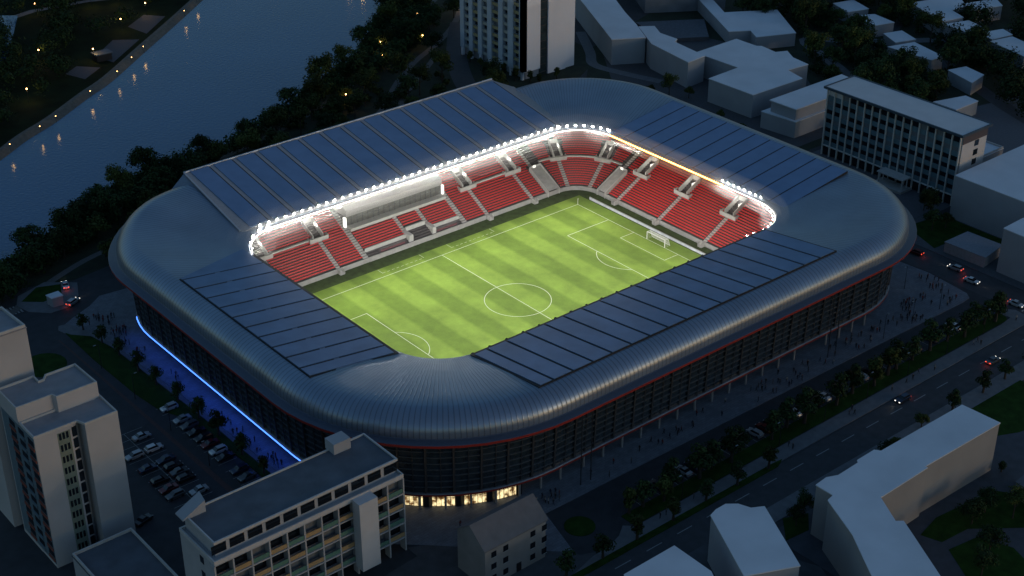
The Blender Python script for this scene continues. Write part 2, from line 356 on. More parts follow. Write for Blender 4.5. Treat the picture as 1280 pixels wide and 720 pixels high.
# ------------------------------------------------------------------ the pitch
PZ = .03
sheet('pitch', [(-57.2, -38.5), (57.2, -38.5), (57.2, 38.6), (-57.2, 38.6)], turf_m, .14)
slab('pitch_surround', [(-62, -44), (62, -44), (62, 44), (-62, 44)], shaded_surround_m, .132, 0)
def line(mb, a, b, w=.14):
    a = Vector((*a, .146)); b = Vector((*b, .146)); d = (b - a).normalized(); n = Vector((-d.y, d.x, 0)) * w / 2
    mb.face([a - n, b - n, b + n, a + n])
def arc(mb, c, r, a0, a1, w=.14, n=40):
    for k in range(n):
        t0 = a0 + (a1 - a0) * k / n; t1 = a0 + (a1 - a0) * (k + 1) / n
        q = [(c[0] + rr * math.cos(t), c[1] + rr * math.sin(t), .1465) for rr, t in ((r - w / 2, t0), (r + w / 2, t0), (r + w / 2, t1), (r - w / 2, t1))]
        mb.face(q)
m = MB(); LW = .16
for a, b in (((-52.5, 34), (52.5, 34)), ((-52.5, -34), (52.5, -34)), ((-52.5, -34), (-52.5, 34)), ((52.5, -34), (52.5, 34)), ((0, -34), (0, 34))): line(m, a, b, LW)
for s in (-1, 1):
    for hw, dp in ((20.16, 16.5), (9.16, 5.5)):
        line(m, (s * 52.5, hw), (s * (52.5 - dp), hw), LW); line(m, (s * 52.5, -hw), (s * (52.5 - dp), -hw), LW); line(m, (s * (52.5 - dp), -hw), (s * (52.5 - dp), hw), LW)
    t = math.acos(5.5 / 9.15); c = (s * 41.5, 0)
    arc(m, c, 9.15, (PI - t) if s > 0 else -t, (PI + t) if s > 0 else t, LW)
arc(m, (0, 0), 9.15, 0, 2 * PI, LW, 64)
for x0, x1 in ((-19.5, -5), (5, 21)):    # technical areas, dashed
    n = int((x1 - x0) / 1.6)
    for k in range(n): line(m, (x0 + 1.6 * k, 36), (x0 + 1.6 * k + .9, 36), .12)
    for x in (x0, x1): line(m, (x, 36), (x, 38.4), .12)
struct(m.build('pitch_marking', paint_g))

# ------------------------------------------------------------------ the stadium
stad = thing('football_stadium', 'large rounded football stadium with silver-blue roof, red seats and floodlit green pitch', 'stadium')
def corner_ring(x0, x1, y0, y1, R, z, NC=14, NSX=30, NSY=22):
    """closed loop, counter-clockwise from the middle of the NE corner's start; constant vertex count"""
    o = []
    spec = ((1, 1, 0), (-1, 1, 90), (-1, -1, 180), (1, -1, 270))
    cs = []
    for i, (sx_, sy_, a0) in enumerate(spec):
        r = R[i]; cx = (x1 - r) if sx_ > 0 else (x0 + r); cy = (y1 - r) if sy_ > 0 else (y0 + r)
        cs.append([(cx + r * math.cos(math.radians(a0 + 90 * k / NC)), cy + r * math.sin(math.radians(a0 + 90 * k / NC)), z) for k in range(NC + 1)])
    for i in range(4):
        o += cs[i]
        a = cs[i][-1]; b = cs[(i + 1) % 4][0]; N = NSX if i % 2 == 0 else NSY
        for k in range(1, N): o.append(tuple(a[j] + (b[j] - a[j]) * k / N for j in range(3)))
    return o
OB = (-91.1, 95.6, -72.2, 74.9)
def raise_far(P):
    out = []
    for x, y, z in P:
        f = max(0, min(1, (62 - x) / 22)) * max(0, min(1, (x + 90) / 20)) * max(0, min(1, (y - 42) / 24)); out.append((x, y, z + 1.4 * f * f * (3 - 2 * f)))
    return out
def oring(off, z, R=(32, 32, 44.6, 35)):
    return raise_far(corner_ring(OB[0] - off, OB[1] + off, OB[2] - off, OB[3] + off, [r + off for r in R], z))
IR = (13, 13, 15, 13)
def iring(off, z): return corner_ring(-62 - off, 62 + off, -42.8 - off, 42.8 + off, [r + off for r in IR], z)
# cumulative length of the outer loop gives the seam coordinate
ref = oring(0, 0); U = [0]
for i in range(len(ref)): U.append(U[-1] + (Vector(ref[(i + 1) % len(ref)]) - Vector(ref[i])).length)
def loft(rings, name, mats, parent, smooth=True, mi=None, merge=True):
    m = MB(); n = len(rings[0])
    for r in range(len(rings) - 1):
        if mi: m.m = mi[r]
        A, B = rings[r], rings[r + 1]
        for i in range(n):
            j = (i + 1) % n
            m.face([A[i], A[j], B[j], B[i]], [(U[i], r), (U[i + 1], r), (U[i + 1], r + 1), (U[i], r + 1)])
    return m.build(name, mats, parent, smooth=smooth, merge=merge)
def mixr(A, B, t, dz=0): return [tuple(a[k] + (b[k] - a[k]) * t + (dz if k == 2 else 0) for k in range(3)) for a, b in zip(A, B)]
r_in = iring(0, 22.3); r_pan = oring(-5.4, 25.45)
shell = [r_in] + [mixr(r_in, r_pan, t, .25 * math.sin(t * PI)) for t in (.15, .35, .6, .8)] + [r_pan, oring(-4.4, 25.4), oring(-3.2, 25.08), oring(-2.1, 24.55), oring(-1.2, 23.85), oring(-.5, 22.95), oring(-.1, 21.9), oring(0, 20.9), oring(-.1, 20.3)]
roof = loft(shell[::-1], 'roof_shell', roof_m, stad)
# gutter lip with the red trim under it
loft([oring(-.1, 20.3), oring(.2, 20.0), oring(1.95, 20.2), oring(2.16, 20.05)][::-1], 'gutter_lip', M('lip_metal', (.085, .10, .135), .45, metal=.5), stad)
loft([oring(2.16, 20.05), oring(2.1, 19.4)][::-1], 'red_trim', red_m, stad)
GB = (-88.6, 90.2, -69.2, 70)
def gring(off, z): return corner_ring(GB[0] - off, GB[1] + off, GB[2] - off, GB[3] + off, [r + off for r in (32, 30, 41, 30)], z)
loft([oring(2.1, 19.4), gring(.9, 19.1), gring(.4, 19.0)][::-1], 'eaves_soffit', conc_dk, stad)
loft([iring(0, 22.3), iring(-.15, 22.0), iring(0, 21.5)], 'inner_rim', edge_m, stad)
loft([iring(0, 21.5), iring(6, 21.9), iring(26, 23.5)], 'inner_soffit', soffit_m, stad)
# facade: glass band, ledge, recessed ground floor
def FR(z, off=0):
    return [tuple(a[k] + (b_[k] - a[k]) * (z - 4.6) / 14.4 for k in range(3)) for a, b_ in zip(gring(off, 4.6), gring(.7 + off, 19.0))]
facade_m = M('facade_glass', (.022, .034, .045), .14, nz=.6, scale=.6, spec=.7, detail=6)  # colour noise paints teal glints into the glass
loft([FR(4.6), FR(11), FR(19.0)][::-1], 'facade_glazing', facade_m, stad)
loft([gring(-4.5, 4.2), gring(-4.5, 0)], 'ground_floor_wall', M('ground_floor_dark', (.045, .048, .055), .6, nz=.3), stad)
loft([gring(-.1, 4.75), gring(.65, 4.7), gring(.65, 4.45)][::-1], 'facade_ledge', M('ledge_metal', (.16, .17, .19), .4, metal=.6), stad)
loft([gring(.65, 4.45), gring(.62, 4.0)][::-1], 'ledge_trim', red_m, stad)
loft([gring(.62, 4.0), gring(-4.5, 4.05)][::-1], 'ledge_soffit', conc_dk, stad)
m = MB()
for z in (6.2, 7.8, 9.4, 11.0, 12.6, 14.2, 15.8, 17.4):
    R_ = FR(z, .3); n = len(R_)
    for i in range(n):
        a, b = Vector(R_[i]), Vector(R_[(i + 1) % n]); d = (b - a)
        if d.length < .01: continue
        d.normalize(); nn = Vector((d.y, -d.x, 0))
        m.face([a, b, b + Vector((0, 0, .16)), a + Vector((0, 0, .16))]); m.face([a + Vector((0, 0, .16)), b + Vector((0, 0, .16)), b + Vector((0, 0, .16)) - nn * .3, a + Vector((0, 0, .16)) - nn * .3])
m.build('facade_transom', M('transom_metal', (.10, .12, .14), .45, metal=.4), stad)
def resample(ring, step):
    out = []; n = len(ring); acc = 0
    for i in range(n):
        a = Vector(ring[i]); b = Vector(ring[(i + 1) % n]); L = (b - a).length
        if L < 1e-6: continue
        t = acc
        while t < L:
            p = a + (b - a) * (t / L); d = (b - a).normalized(); out.append((p, d)); t += step
        acc = t - L
    return out
m = MB()
def fpairs(step, off):
    A, B = FR(4.8, off), FR(18.9, off); acc = 0; n = len(A)
    for i in range(n):
        j = (i + 1) % n; L = (Vector(A[j]) - Vector(A[i])).length; t = acc
        while t < L:
            yield Vector(A[i]).lerp(Vector(A[j]), t / L), Vector(B[i]).lerp(Vector(B[j]), t / L); t += step
        acc = t - L
for a, b_ in fpairs(3.0, .25): m.bar(a, b_, .09, .2)
m.build('facade_mullion', mull_m, stad)
m = MB()
for a, b_ in fpairs(6.0, .32): m.bar(a, b_, .2, .34)
m.build('facade_fin', M('fin_metal', (.065, .07, .078), .45, metal=.5), stad)
# columns under the ledge
colm = M('column_paint', (.34, .31, .29), .6)
def column(x, y, h=4.0, r=.28):
    m = MB(); m.tube([(x, y, .1), (x, y, h)], r, 10); return m.build('column', colm, stad, smooth=False)
for k in range(13): column(-38 + k * 6.0, -68.6)
for k in range(4): column(46 + k * 5.2, -68.9 + .0 * k)
for p, d in resample(gring(-.4, 0), 5.6):
    if p.x < -40 and p.y < -38: column(p.x, p.y)
for x in (-43.2, -40.2, 41.5, 44.5): 
    m = MB(); m.tube([(x, -73.4, .1), (x, -73.4, 18.9)], .12, 8); m.build('facade_pole', mull_m, stad)
# lit entrance windows at the south-west corner
ent_m = bpy.data.materials.new('lit_entrance'); ent_m.use_nodes = True; nt = ent_m.node_tree; b = nt.nodes['Principled BSDF']
uv = nt.nodes.new('ShaderNodeTexNoise'); uv.inputs['Scale'].default_value = .9; uv.inputs['Detail'].default_value = 3; ggn = nt.nodes.new('ShaderNodeNewGeometry'); nt.links.new(ggn.outputs['Position'], uv.inputs['Vector'])
cr = nt.nodes.new('ShaderNodeValToRGB'); cr.color_ramp.elements[0].position = .38; cr.color_ramp.elements[0].color = (.10, .045, .012, 1); cr.color_ramp.elements[1].position = .62; cr.color_ramp.elements[1].color = (1, .80, .42, 1)
nt.links.new(uv.outputs['Fac'], cr.inputs[0]); nt.links.new(cr.outputs[0], b.inputs['Emission Color']); b.inputs['Emission Strength'].default_value = 1.5; b.inputs['Base Color'].default_value = (.2, .15, .08, 1)
E2 = resample(gring(-1.2, 0), 1.0)
bay = [(p, d) for p, d in E2 if p.x < -48 and p.y < -47]
bay.sort(key=lambda q: q[0].x)
groups = [bay[i:i + 6] for i in range(0, len(bay) - 5, 7)]
for gi, gr in enumerate(groups):
    if gr[-1][0].x > -54.5: continue
    m = MB()
    for i in range(len(gr) - 1):
        a, b_ = gr[i][0], gr[i + 1][0]; m.face([(a.x, a.y, .2), (b_.x, b_.y, .2), (b_.x, b_.y, 3.7), (a.x, a.y, 3.7)])
    w = m.build('entrance_window', ent_m, stad)
    m = MB()
    for i in range(len(gr)):
        a = gr[i][0]; dd = gr[i][1]; nn = Vector((dd.y, -dd.x, 0)); m.obox((a.x + nn.x * .12, a.y + nn.y * .12, 1.95), dd, nn, (0, 0, 1), .05, .08, 1.8)
        if i < len(gr) - 1:
            b_ = gr[i + 1][0]; m.bar((a.x + nn.x * .12, a.y + nn.y * .12, 2.5), (b_.x + nn.x * .12, b_.y + nn.y * .12, 2.5), .08)
    m.build('window_frame', dark_m, w)
    m = MB(); a = gr[-1][0]; dd = gr[-1][1]; nn = Vector((dd.y, -dd.x, 0)); a = a + dd * (-.75 if dd.x < 0 else .75)
    m.obox((a.x, a.y, 2), dd, nn, (0, 0, 1), .55, .3, 1.9); m.build('entrance_pier', dark_m, stad)
# blue LED line along the west facade
blueline = [(p, d) for p, d in resample(gring(.75, 4.22), 1.0) if p.x < -82 and -33 < p.y < 52]
blueline.sort(key=lambda q: q[0].y)
m = MB(); m.tube([tuple(p) for p, d in blueline], .13, 6); m.build('blue_light_line', blue_m, stad)
for k in range(9):
    y = -30 + k * 9.6
    L = bpy.data.lights.new('blue_wash', 'AREA'); L.energy = 60 + 48 * math.sin(k * .38 + .3) + 12 * math.sin(k * 2.3); L.color = (.02, .10, 1); L.shape = 'RECTANGLE'; L.size = 8; L.size_y = .3
    o = bpy.data.objects.new('blue_wash', L); COL.objects.link(o); o.parent = stad; o.location = (-89.7, y, 4.0); o.rotation_euler = (0, math.radians(-12), PI / 2)
    o.rotation_euler = (Vector((.35, 0, 1))).to_track_quat('Z', 'Y').to_euler()

# roof membranes and their black seams
def zroof_y(y): return 22.3 + (abs(y) - 42.8) * (25.45 - 22.3) / (66.9 - 42.8)
def zroof_x(x): return 22.3 + (abs(x) - 62) * (25.45 - 22.3) / (86.6 - 62)
seamY = [(-49.9, .0)] + [(-46.0 + 5.83 * k, 0) for k in range(17)]
xs = [-49.9, -46.0, -40.3, -34.4, -28.6, -22.7, -16.9, -11.0, -5.1, .8, 6.7, 12.6, 18.5, 24.5, 30.5, 36.5, 42.5, 48.6]
YI, YO = -44.8, -66.7
def tray(P, zf, name='panel_tray'):
    m = MB(); m.prism(P, lambda x, y: zf(x, y) - .2, lambda x, y: zf(x, y) + .30); return m.build(name, seam_m, stad)
zn = lambda x, y: zroof_y(y)
tray([(xs[0] - .3, -43.0), (xs[-1] + .3, -43.0), (xs[-1] + .3, YO - .25), (xs[0] - .3, YO - .25)], zn)
for i in range(len(xs) - 1):
    m = MB(); m.prism([(xs[i] + .36, -43.9), (xs[i + 1] - .36, -43.9), (xs[i + 1] - .36, YO), (xs[i] + .36, YO)], lambda x, y: zroof_y(y) + .1, lambda x, y: zroof_y(y) + .46)
    m.build('roof_panel', panel_near_m, stad)
ysl = [31.0, 25.0, 19.0, 13.1, 7.1, 1.2, -4.7, -10.4, -16.2, -21.9, -27.6, -31.8]
zl = lambda x, y: zroof_x(x)
tray([(-62.2, ysl[0] - .15), (-62.2, ysl[-1] - .25), (-85.9, ysl[-1] - .25), (-85.9, ysl[0] - 5)], zl)
for i in range(len(ysl) - 1):
    m = MB(); m.prism([(-63.2, ysl[i] - (.34 if i else .26)), (-63.2, ysl[i + 1] + .34), (-85.6, ysl[i + 1] + .34), (-85.6, ysl[i] - (.34 if i else 5.2))], lambda x, y: zroof_x(x) + .1, lambda x, y: zroof_x(x) + .46)
    if i == 0:
        m = MB(); m.prism([(-63.2, ysl[0] + 3.8), (-63.2, ysl[1] + .26), (-85.6, ysl[1] + .26), (-85.6, ysl[0] - 5.0)], lambda x, y: zroof_x(x) + .1, lambda x, y: zroof_x(x) + .4)
    m.build('roof_panel', panel_near_m, stad)
ysr = [31 - 5.75 * k for k in range(13)]
tray([(62.8, ysr[0]), (62.8, ysr[-1]), (88.8, ysr[-1]), (88.8, ysr[0])], lambda x, y: zroof_x(x) - .12, 'panel_tray')
for i in range(len(ysr) - 1):
    m = MB(); m.prism([(62.8, ysr[i] - .24), (62.8, ysr[i + 1] + .24), (88.6, ysr[i + 1] + .24), (88.6, ysr[i] - .24)], lambda x, y: zroof_x(x) * 1 - .0, lambda x, y: zroof_x(x) + .28)
    m.build('roof_panel', panel_m, stad)
# the raised main-stand roof on the far side
def zmain(x, y): return 22.9 + (y - 43.2) * (28.3 - 22.9) / (76 - 43.2)
MR = [(-58.5, 43.2), (53.5, 43.2), (53, 76.2), (-57, 75.2)]
m = MB(); m.prism(MR, lambda x, y: zmain(x, y) - .8, zmain); m.build('main_stand_roof', rib_m, stad)
for xa, xb in ((-57.2, -63.5), (53.2, 59.0)):
    m = MB()
    for t0, t1 in ((0, .33), (.33, .66), (.66, 1)):
        P_ = []
        for t, e_ in ((t0, 0), (t1, 0), (t1, 1), (t0, 1)):
            y = 44 + (72.5 - 44) * t; zt = zmain(0, y) - .1; zb = zroof_y(y) if y < 66.9 else 25.45; x = xa + (xb - xa) * e_ * (.35 + .65 * t)
            P_.append((x, y, zt if e_ == 0 else zb + .05))
        m.face(P_)
    m.face([(xa, 72.5, zmain(0, 72.5) - .1), (xa, 75.4, zmain(0, 75.4) - .2), (xb, 72.5, 25.4)])
    m.build('roof_skirt', M('skirt_metal', (.21, .245, .29), .45, metal=.4), stad)
m = MB()
for a, b_ in (((-58.5, 43.4), (-57, 75)), ((-57, 75), (53, 76)), ((53, 76), (53.5, 43.4))):
    m.face([(*a, 22.6), (*b_, 22.6), (*b_, zmain(*b_) - .75), (*a, zmain(*a) - .75)])
m.build('raised_roof_wall', edge_m, stad)
m = MB(); m.bar((-57.2, 75.4, 28.35), (53.1, 76.4, 28.5), .5, .3); m.bar((-58.7, 43.6, 23.2), (-57.2, 75.2, 28.35), .5, .3); m.bar((-60.2, 43.9, 22.9), (-59.2, 70, 26.0), .35, .35); m.build('roof_edge_flashing', M('pale_flashing', (.42, .44, .48), .5, metal=.3), stad)
nm = 14; x0m, x1m = -56.3, 52.4; w = 7.28
xm = [52.6 - w * k for k in range(nm + 1)]
for k in range(15):
    xa = 52.4 - w * k; xb = xa - w
    if xb < -57.5: xb = -57.2
    if xa - xb < 2: continue
    m = MB(); m.prism([(xa - .35, 43.9), (xb + 1.35, 43.9), (xb + 1.35, 74.9), (xa - .35, 74.9)], lambda x, y: zmain(x, y) + .02, lambda x, y: zmain(x, y) + .22)
    m.build('roof_panel', panel_m, stad)
    m = MB(); m.bar((xa - .18, 43.9, zmain(0, 43.9) + .06), (xa - .18, 74.6, zmain(0, 74.6) + .06), .32, .3); m.build('roof_seam', seam_m, stad)

# terraces: parameterised along the inner front line, d metres back from it
def path_pts(step=.5, r0=8, hx=62, hy=43.9):
    """front line from the SE, up the east end, round the NE, along the north side, round the NW; list of (p, tangent, outward normal)"""
    out = []
    def straight(a, b, n):
        L = math.dist(a, b); N = max(1, round(L / step))
        for k in range(N):
            t = (k + .5) / N; out.append((a[0] + (b[0] - a[0]) * t, a[1] + (b[1] - a[1]) * t, n[0], n[1]))
    def arcp(c, a0):
        out.append(('arc', c, a0))
    return out
HX, HY, R0 = 62.0, 43.9, 8.0
def front(s_seg, t):
    pass
def tier_ring(d, z): return corner_ring(-HX - d, HX + d, -HY - d, HY + d, [R0 + d] * 4, z, NC=10, NSX=4, NSY=4)
ROW_D, ROW_H, Z0 = .8, .44, 1.3
NL, NU = 12, 16
UBASE = Z0 + NL * ROW_H; UD = .6 + NL * ROW_D
def rowpos(k):
    """depth and height of row k"""
    if k < NL: return .6 + k * ROW_D, Z0 + k * ROW_H
    return .6 + k * ROW_D, Z0 + k * ROW_H
rings = [tier_ring(0, 0), tier_ring(0, Z0 + .18), tier_ring(.18, Z0 + .18), tier_ring(.18, Z0)]; mi = [0, 0, 0, 0]
for k in range(NL): 
    d, z = rowpos(k); rings += [tier_ring(d, z)]
    rings += [tier_ring(d + ROW_D, z)]
for k in range(NL, NL + NU):
    d, z = rowpos(k); rings += [tier_ring(d, z), tier_ring(d + ROW_D, z)]
rings += [tier_ring(.6 + 28 * ROW_D, Z0 + 29.5 * ROW_H)]
n = len(rings[0]); m = MB()
for r in range(len(rings) - 1):
    A, B = rings[r], rings[r + 1]
    for i in range(n):
        j = (i + 1) % n
        m.face([A[i], B[i], B[j], A[j]])
m.build('terrace', M('terrace_concrete', (.07, .062, .062), .85, nz=.2), stad)
# a point on the terrace: side 'N','E','NE','SE', coordinate along, depth
def TP(side, s, d):
    if side == 'N': return Vector((s, HY + d, 0)), Vector((1, 0, 0)), Vector((0, 1, 0))
    if side == 'E': return Vector((HX + d, s, 0)), Vector((0, -1, 0)), Vector((1, 0, 0))
    if side == 'W': return Vector((-HX - d, s, 0)), Vector((0, 1, 0)), Vector((-1, 0, 0))
    if side == 'S': return Vector((s, -HY - d, 0)), Vector((-1, 0, 0)), Vector((0, -1, 0))
    c, a0 = {'NE': ((HX - R0, HY - R0), 0), 'SE': ((HX - R0, -HY + R0), -PI / 2), 'NW': ((-HX + R0, HY - R0), PI / 2)}[side]
    a = a0 + s; nrm = Vector((math.cos(a), math.sin(a), 0))
    return Vector((c[0], c[1], 0)) + nrm * (R0 + d), Vector((math.sin(a), -math.cos(a), 0)), nrm
def seat_block(side, s0, s1, k0, k1, skip=()):
    """one block of red seats between two aisles"""
    m = MB()
    for k in range(k0, k1):
        d, z = rowpos(k); dd = d + .42
        if side in ('NE', 'SE', 'NW'):
            r = R0 + dd; a0 = s0 + .62 / r; a1 = s1 - .62 / r; L = (a1 - a0) * r
            if L < .5: continue
            N = int(L / .52); ps = [a0 + (a1 - a0) * (i + .5) / N for i in range(N)]
        else:
            lo, hi = min(s0, s1), max(s0, s1); N = int((hi - lo) / .52); ps = [lo + (hi - lo) * (i + .5) / N for i in range(N)]
        for s in ps:
            if any(k >= q[2] and k < q[3] and q[0] < s < q[1] for q in skip): continue
            p, t, nn = TP(side, s, dd)
            # pan and back, open shells
            hw = t * .225; z1 = z + .42
            a = p - nn * .12; b_ = p + nn * .2
            m.face([a - hw + Vector((0, 0, z1)), a + hw + Vector((0, 0, z1)), b_ + hw + Vector((0, 0, z1 - .03)), b_ - hw + Vector((0, 0, z1 - .03))])
            c_ = b_ + nn * .08
            m.face([b_ - hw + Vector((0, 0, z1 - .03)), b_ + hw + Vector((0, 0, z1 - .03)), c_ + hw + Vector((0, 0, z1 + .27)), c_ - hw + Vector((0, 0, z1 + .27))])
    if m.f: m.build('seat_block', seat_m, stad)
def aisle(side, s, k0, k1, w=1.3):
    m = MB()
    for k in range(k0, k1):
        d, z = rowpos(k)
        for h in (0, 1):
            p, t, nn = TP(side, s, d + .2 + .4 * h); zz = z + .03 + .22 * h
            m.obox((p.x, p.y, zz - .1), t, nn, (0, 0, 1), w / 2, .19, .12)
    m.build('stair_aisle', conc_lt, stad)
def vomitory(side, s, w=3.0):
    """white-walled entrance box cut into the upper tier, open to the walkway"""
    p, t, nn = TP(side, s, UD + .1)
    zf = UBASE - .02; up = Vector((0, 0, 1)); m = MB()
    def W(a, b_, z0, z1, z2, th=.25):   # wall from depth a to b on one side, sloping top
        pass
    vom_wall = MB()
    for sg in (-1, 1):
        base = p + t * (sg * (w / 2 + .15))
        D0, D1 = 0.0, 5.6
        q = [base + nn * D0 + up * zf, base + nn * D1 + up * zf, base + nn * D1 + up * (zf + 4.6), base + nn * D0 + up * (zf + 1.6)]
        for off in (-.15, .15):
            vom_wall.face([v + t * off for v in q])
        vom_wall.face([q[3] - t * .15, q[3] + t * .15, q[2] + t * .15, q[2] - t * .15]); vom_wall.face([q[0] - t * .15, q[0] + t * .15, q[3] + t * .15, q[3] - t * .15])
    # back wall with doorway
    bk = p + nn * 5.6
    vom_wall.face([bk - t * (w / 2) + up * (zf + 2.5), bk + t * (w / 2) + up * (zf + 2.5), bk + t * (w / 2) + up * (zf + 4.6), bk - t * (w / 2) + up * (zf + 4.6)])
    v = vom_wall.build('vomitory', conc_lt, stad)
    mb = MB(); mb.face([bk - t * (w / 2) + up * zf, bk + t * (w / 2) + up * zf, bk + t * (w / 2) + up * (zf + 2.5), bk - t * (w / 2) + up * (zf + 2.5)]); mb.build('doorway', conc_dk, v)
    # floor and lit inner panel
    mb = MB(); mb.face([p - t * w / 2 + up * (zf + .2), p + t * w / 2 + up * (zf + .2), bk + t * w / 2 + up * (zf + .2), bk - t * w / 2 + up * (zf + .2)]); mb.build('vomitory_floor', conc_lt, v)
    # parapet and platform in front with short arms
    mb = MB(); c = p - nn * .5
    mb.obox(c + up * (zf + .25), t, nn, up, w / 2 + 1.5, .12, .65)
    for sg in (-1, 1): mb.obox(p + t * sg * (w / 2 + 1.5) + nn * .2 + up * (zf + .4), nn, t, up, .8, .12, .7)
    mb.build('parapet', conc_lt, v)
    mb = MB(); mb.obox(p + nn * 3.2 + t * (w / 2 - .1) + up * (zf + 3.1), nn, t, up, .9, .06, .45); mb.build('lit_sign_panel', E('lit_panel', (1, .97, .9), 1.1), v)
    L = bpy.data.lights.new('vomitory_light', 'POINT'); L.energy = 110; L.color = (1, .96, .88); L.shadow_soft_size = .3
    o = bpy.data.objects.new('vomitory_light', L); COL.objects.link(o); o.parent = stad; o.location = p + nn * 3.4 + up * (zf + 3.6)
def vsk(s, w=3.0, upto=8): return (s - w / 2 - .5, s + w / 2 + .5, NL, NL + upto)
TOP = NL + NU
# north (main) side, looking from the pitch: x from -54 to 54
nA = [-28.6, 25.3, 43.0, -47.0]
seat_block('N', -54, -47.7, 0, NL); seat_block('N', -46.3, -29.3, 0, NL); seat_block('N', -27.9, -20.0, 0, NL)
seat_block('N', -54, -47.7, NL, TOP, [vsk(-47)]); seat_block('N', -46.3, -29.3, NL, TOP, [vsk(-28.6), vsk(-47)]); seat_block('N', -27.9, -20.0, NL, TOP, [vsk(-28.6)])
for k0, k1, a, b_ in ((3, 13, -18.2, -3.6), (6, 13, -2.2, 4.6), (3, 13, 6.0, 15.8)): seat_block('N', a, b_, k0, NL - 1)
seat_block('N', 17.6, 24.6, 0, NL); seat_block('N', 26.0, 42.3, 0, NL); seat_block('N', 43.7, 48.4, 0, NL)
seat_block('N', 17.6, 24.6, NL, TOP, [vsk(25.3)]); seat_block('N', 26.0, 42.3, NL, TOP, [vsk(25.3), vsk(43)]); seat_block('N', 43.7, 49.8, NL, TOP, [vsk(43)])
for s in (-47, -28.6, 25.3, 43.0): aisle('N', s, 0, NL); vomitory('N', s)
for s in (-19.1, 16.7): aisle('N', s, 0, TOP, 1.7)
for s in (-2.9, 5.3): aisle('N', s, 3, NL)
aisle('N', 50.4, NL, TOP)
# corner NE
A70, A20 = math.radians(68), math.radians(22)
seat_block('NE', A70, PI / 2 - .03, 0, NL); seat_block('NE', A20, A70, 0, NL); seat_block('NE', .03, A20, 0, NL)
vN = lambda a: (a - .13, a + .13, NL, NL + 8)
seat_block('NE', A70, PI / 2, NL, TOP, [vN(A70)]); seat_block('NE', A20, A70, NL, TOP, [vN(A70), vN(A20)]); seat_block('NE', 0, A20, NL, TOP, [vN(A20)])
for a in (A70, A20): aisle('NE', a, 0, NL); vomitory('NE', a, 2.4)
# east end
seat_block('E', 31.4, 27.5, 0, NL); seat_block('E', 26.1, 9.7, 0, NL); seat_block('E', 8.3, -9.2, 0, NL); seat_block('E', -10.6, -27.3, 0, NL); seat_block('E', -28.7, -36, 0, NL)
seat_block('E', 33, 27.5, NL, TOP, [vsk(26.8)]); seat_block('E', 26.1, 9.7, NL, TOP, [vsk(26.8), vsk(9)]); seat_block('E', 8.3, -9.2, NL, TOP, [vsk(9), vsk(-9.9)]); seat_block('E', -10.6, -27.3, NL, TOP, [vsk(-9.9), vsk(-28)]); seat_block('E', -28.7, -36, NL, TOP, [vsk(-28)])
for s in (26.8, 9.0, -9.9, -28): aisle('E', s, 0, NL); vomitory('E', s)
aisle('E', 34.6, NL, TOP)
seat_block('SE', -.0, PI / 2, 0, TOP); seat_block('S', 54, 30, 0, NL); seat_block('NW', 0, PI / 2, 0, TOP); seat_block('W', 36, 20, 0, NL)
# walkway railing along the mid gangway
m = MB()
def rail(side, a, b_, N):
    P = []
    for i in range(N + 1):
        p, t, nn = TP(side, a + (b_ - a) * i / N, UD + .35); P.append(Vector((p.x, p.y, UBASE + .55)))
    for i in range(N): m.bar(P[i], P[i + 1], .7, .5)
rail('N', -46, -30, 2); rail('N', 26.5, 42, 2); rail('NE', 0, PI / 2, 14)
m.build('gangway_parapet', conc_lt, stad)
# sunken stair wells at both sides of the NE corner
for side, s, w in (('N', 51.2, 4.2), ('E', 33.6, 3.2)):
    p, t, nn = TP(side, s, 0); up = Vector((0, 0, 1)); m = MB()
    for sg in (-1, 1):
        b0 = p + t * sg * w / 2
        q = [b0 + nn * -.3, b0 + nn * 9, b0 + nn * 9 + up * 7.2, b0 - nn * .3 + up * 2.0]
        m.face(q); m.face([v + t * sg * .3 for v in q]); m.face([q[3], q[2], q[2] + t * sg * .3, q[3] + t * sg * .3]); m.face([q[0], q[3], q[3] + t * sg * .3, q[0] + t * sg * .3])
    m.face([p - t * w / 2 + nn * 9, p + t * w / 2 + nn * 9, p + t * w / 2 + nn * 9 + up * 7.2, p - t * w / 2 + nn * 9 + up * 7.2])
    v = m.build('access_ramp', conc_lt, stad)
    m = MB(); m.face([p - t * w / 2 + nn * -.25 + up * 2.1, p + t * w / 2 - nn * .25 + up * 2.1, p + t * w / 2 + nn * 8.9 + up * 6.6, p - t * w / 2 + nn * 8.9 + up * 6.6]); m.build('ramp_floor', conc, v)
    m = MB(); m.obox(p + nn * 8.8 + up * 6.4 - t * .4, t, nn, up, .5, .1, .9); m.build('lit_doorway', E('lit_door', (1, .96, .88), 1), v)
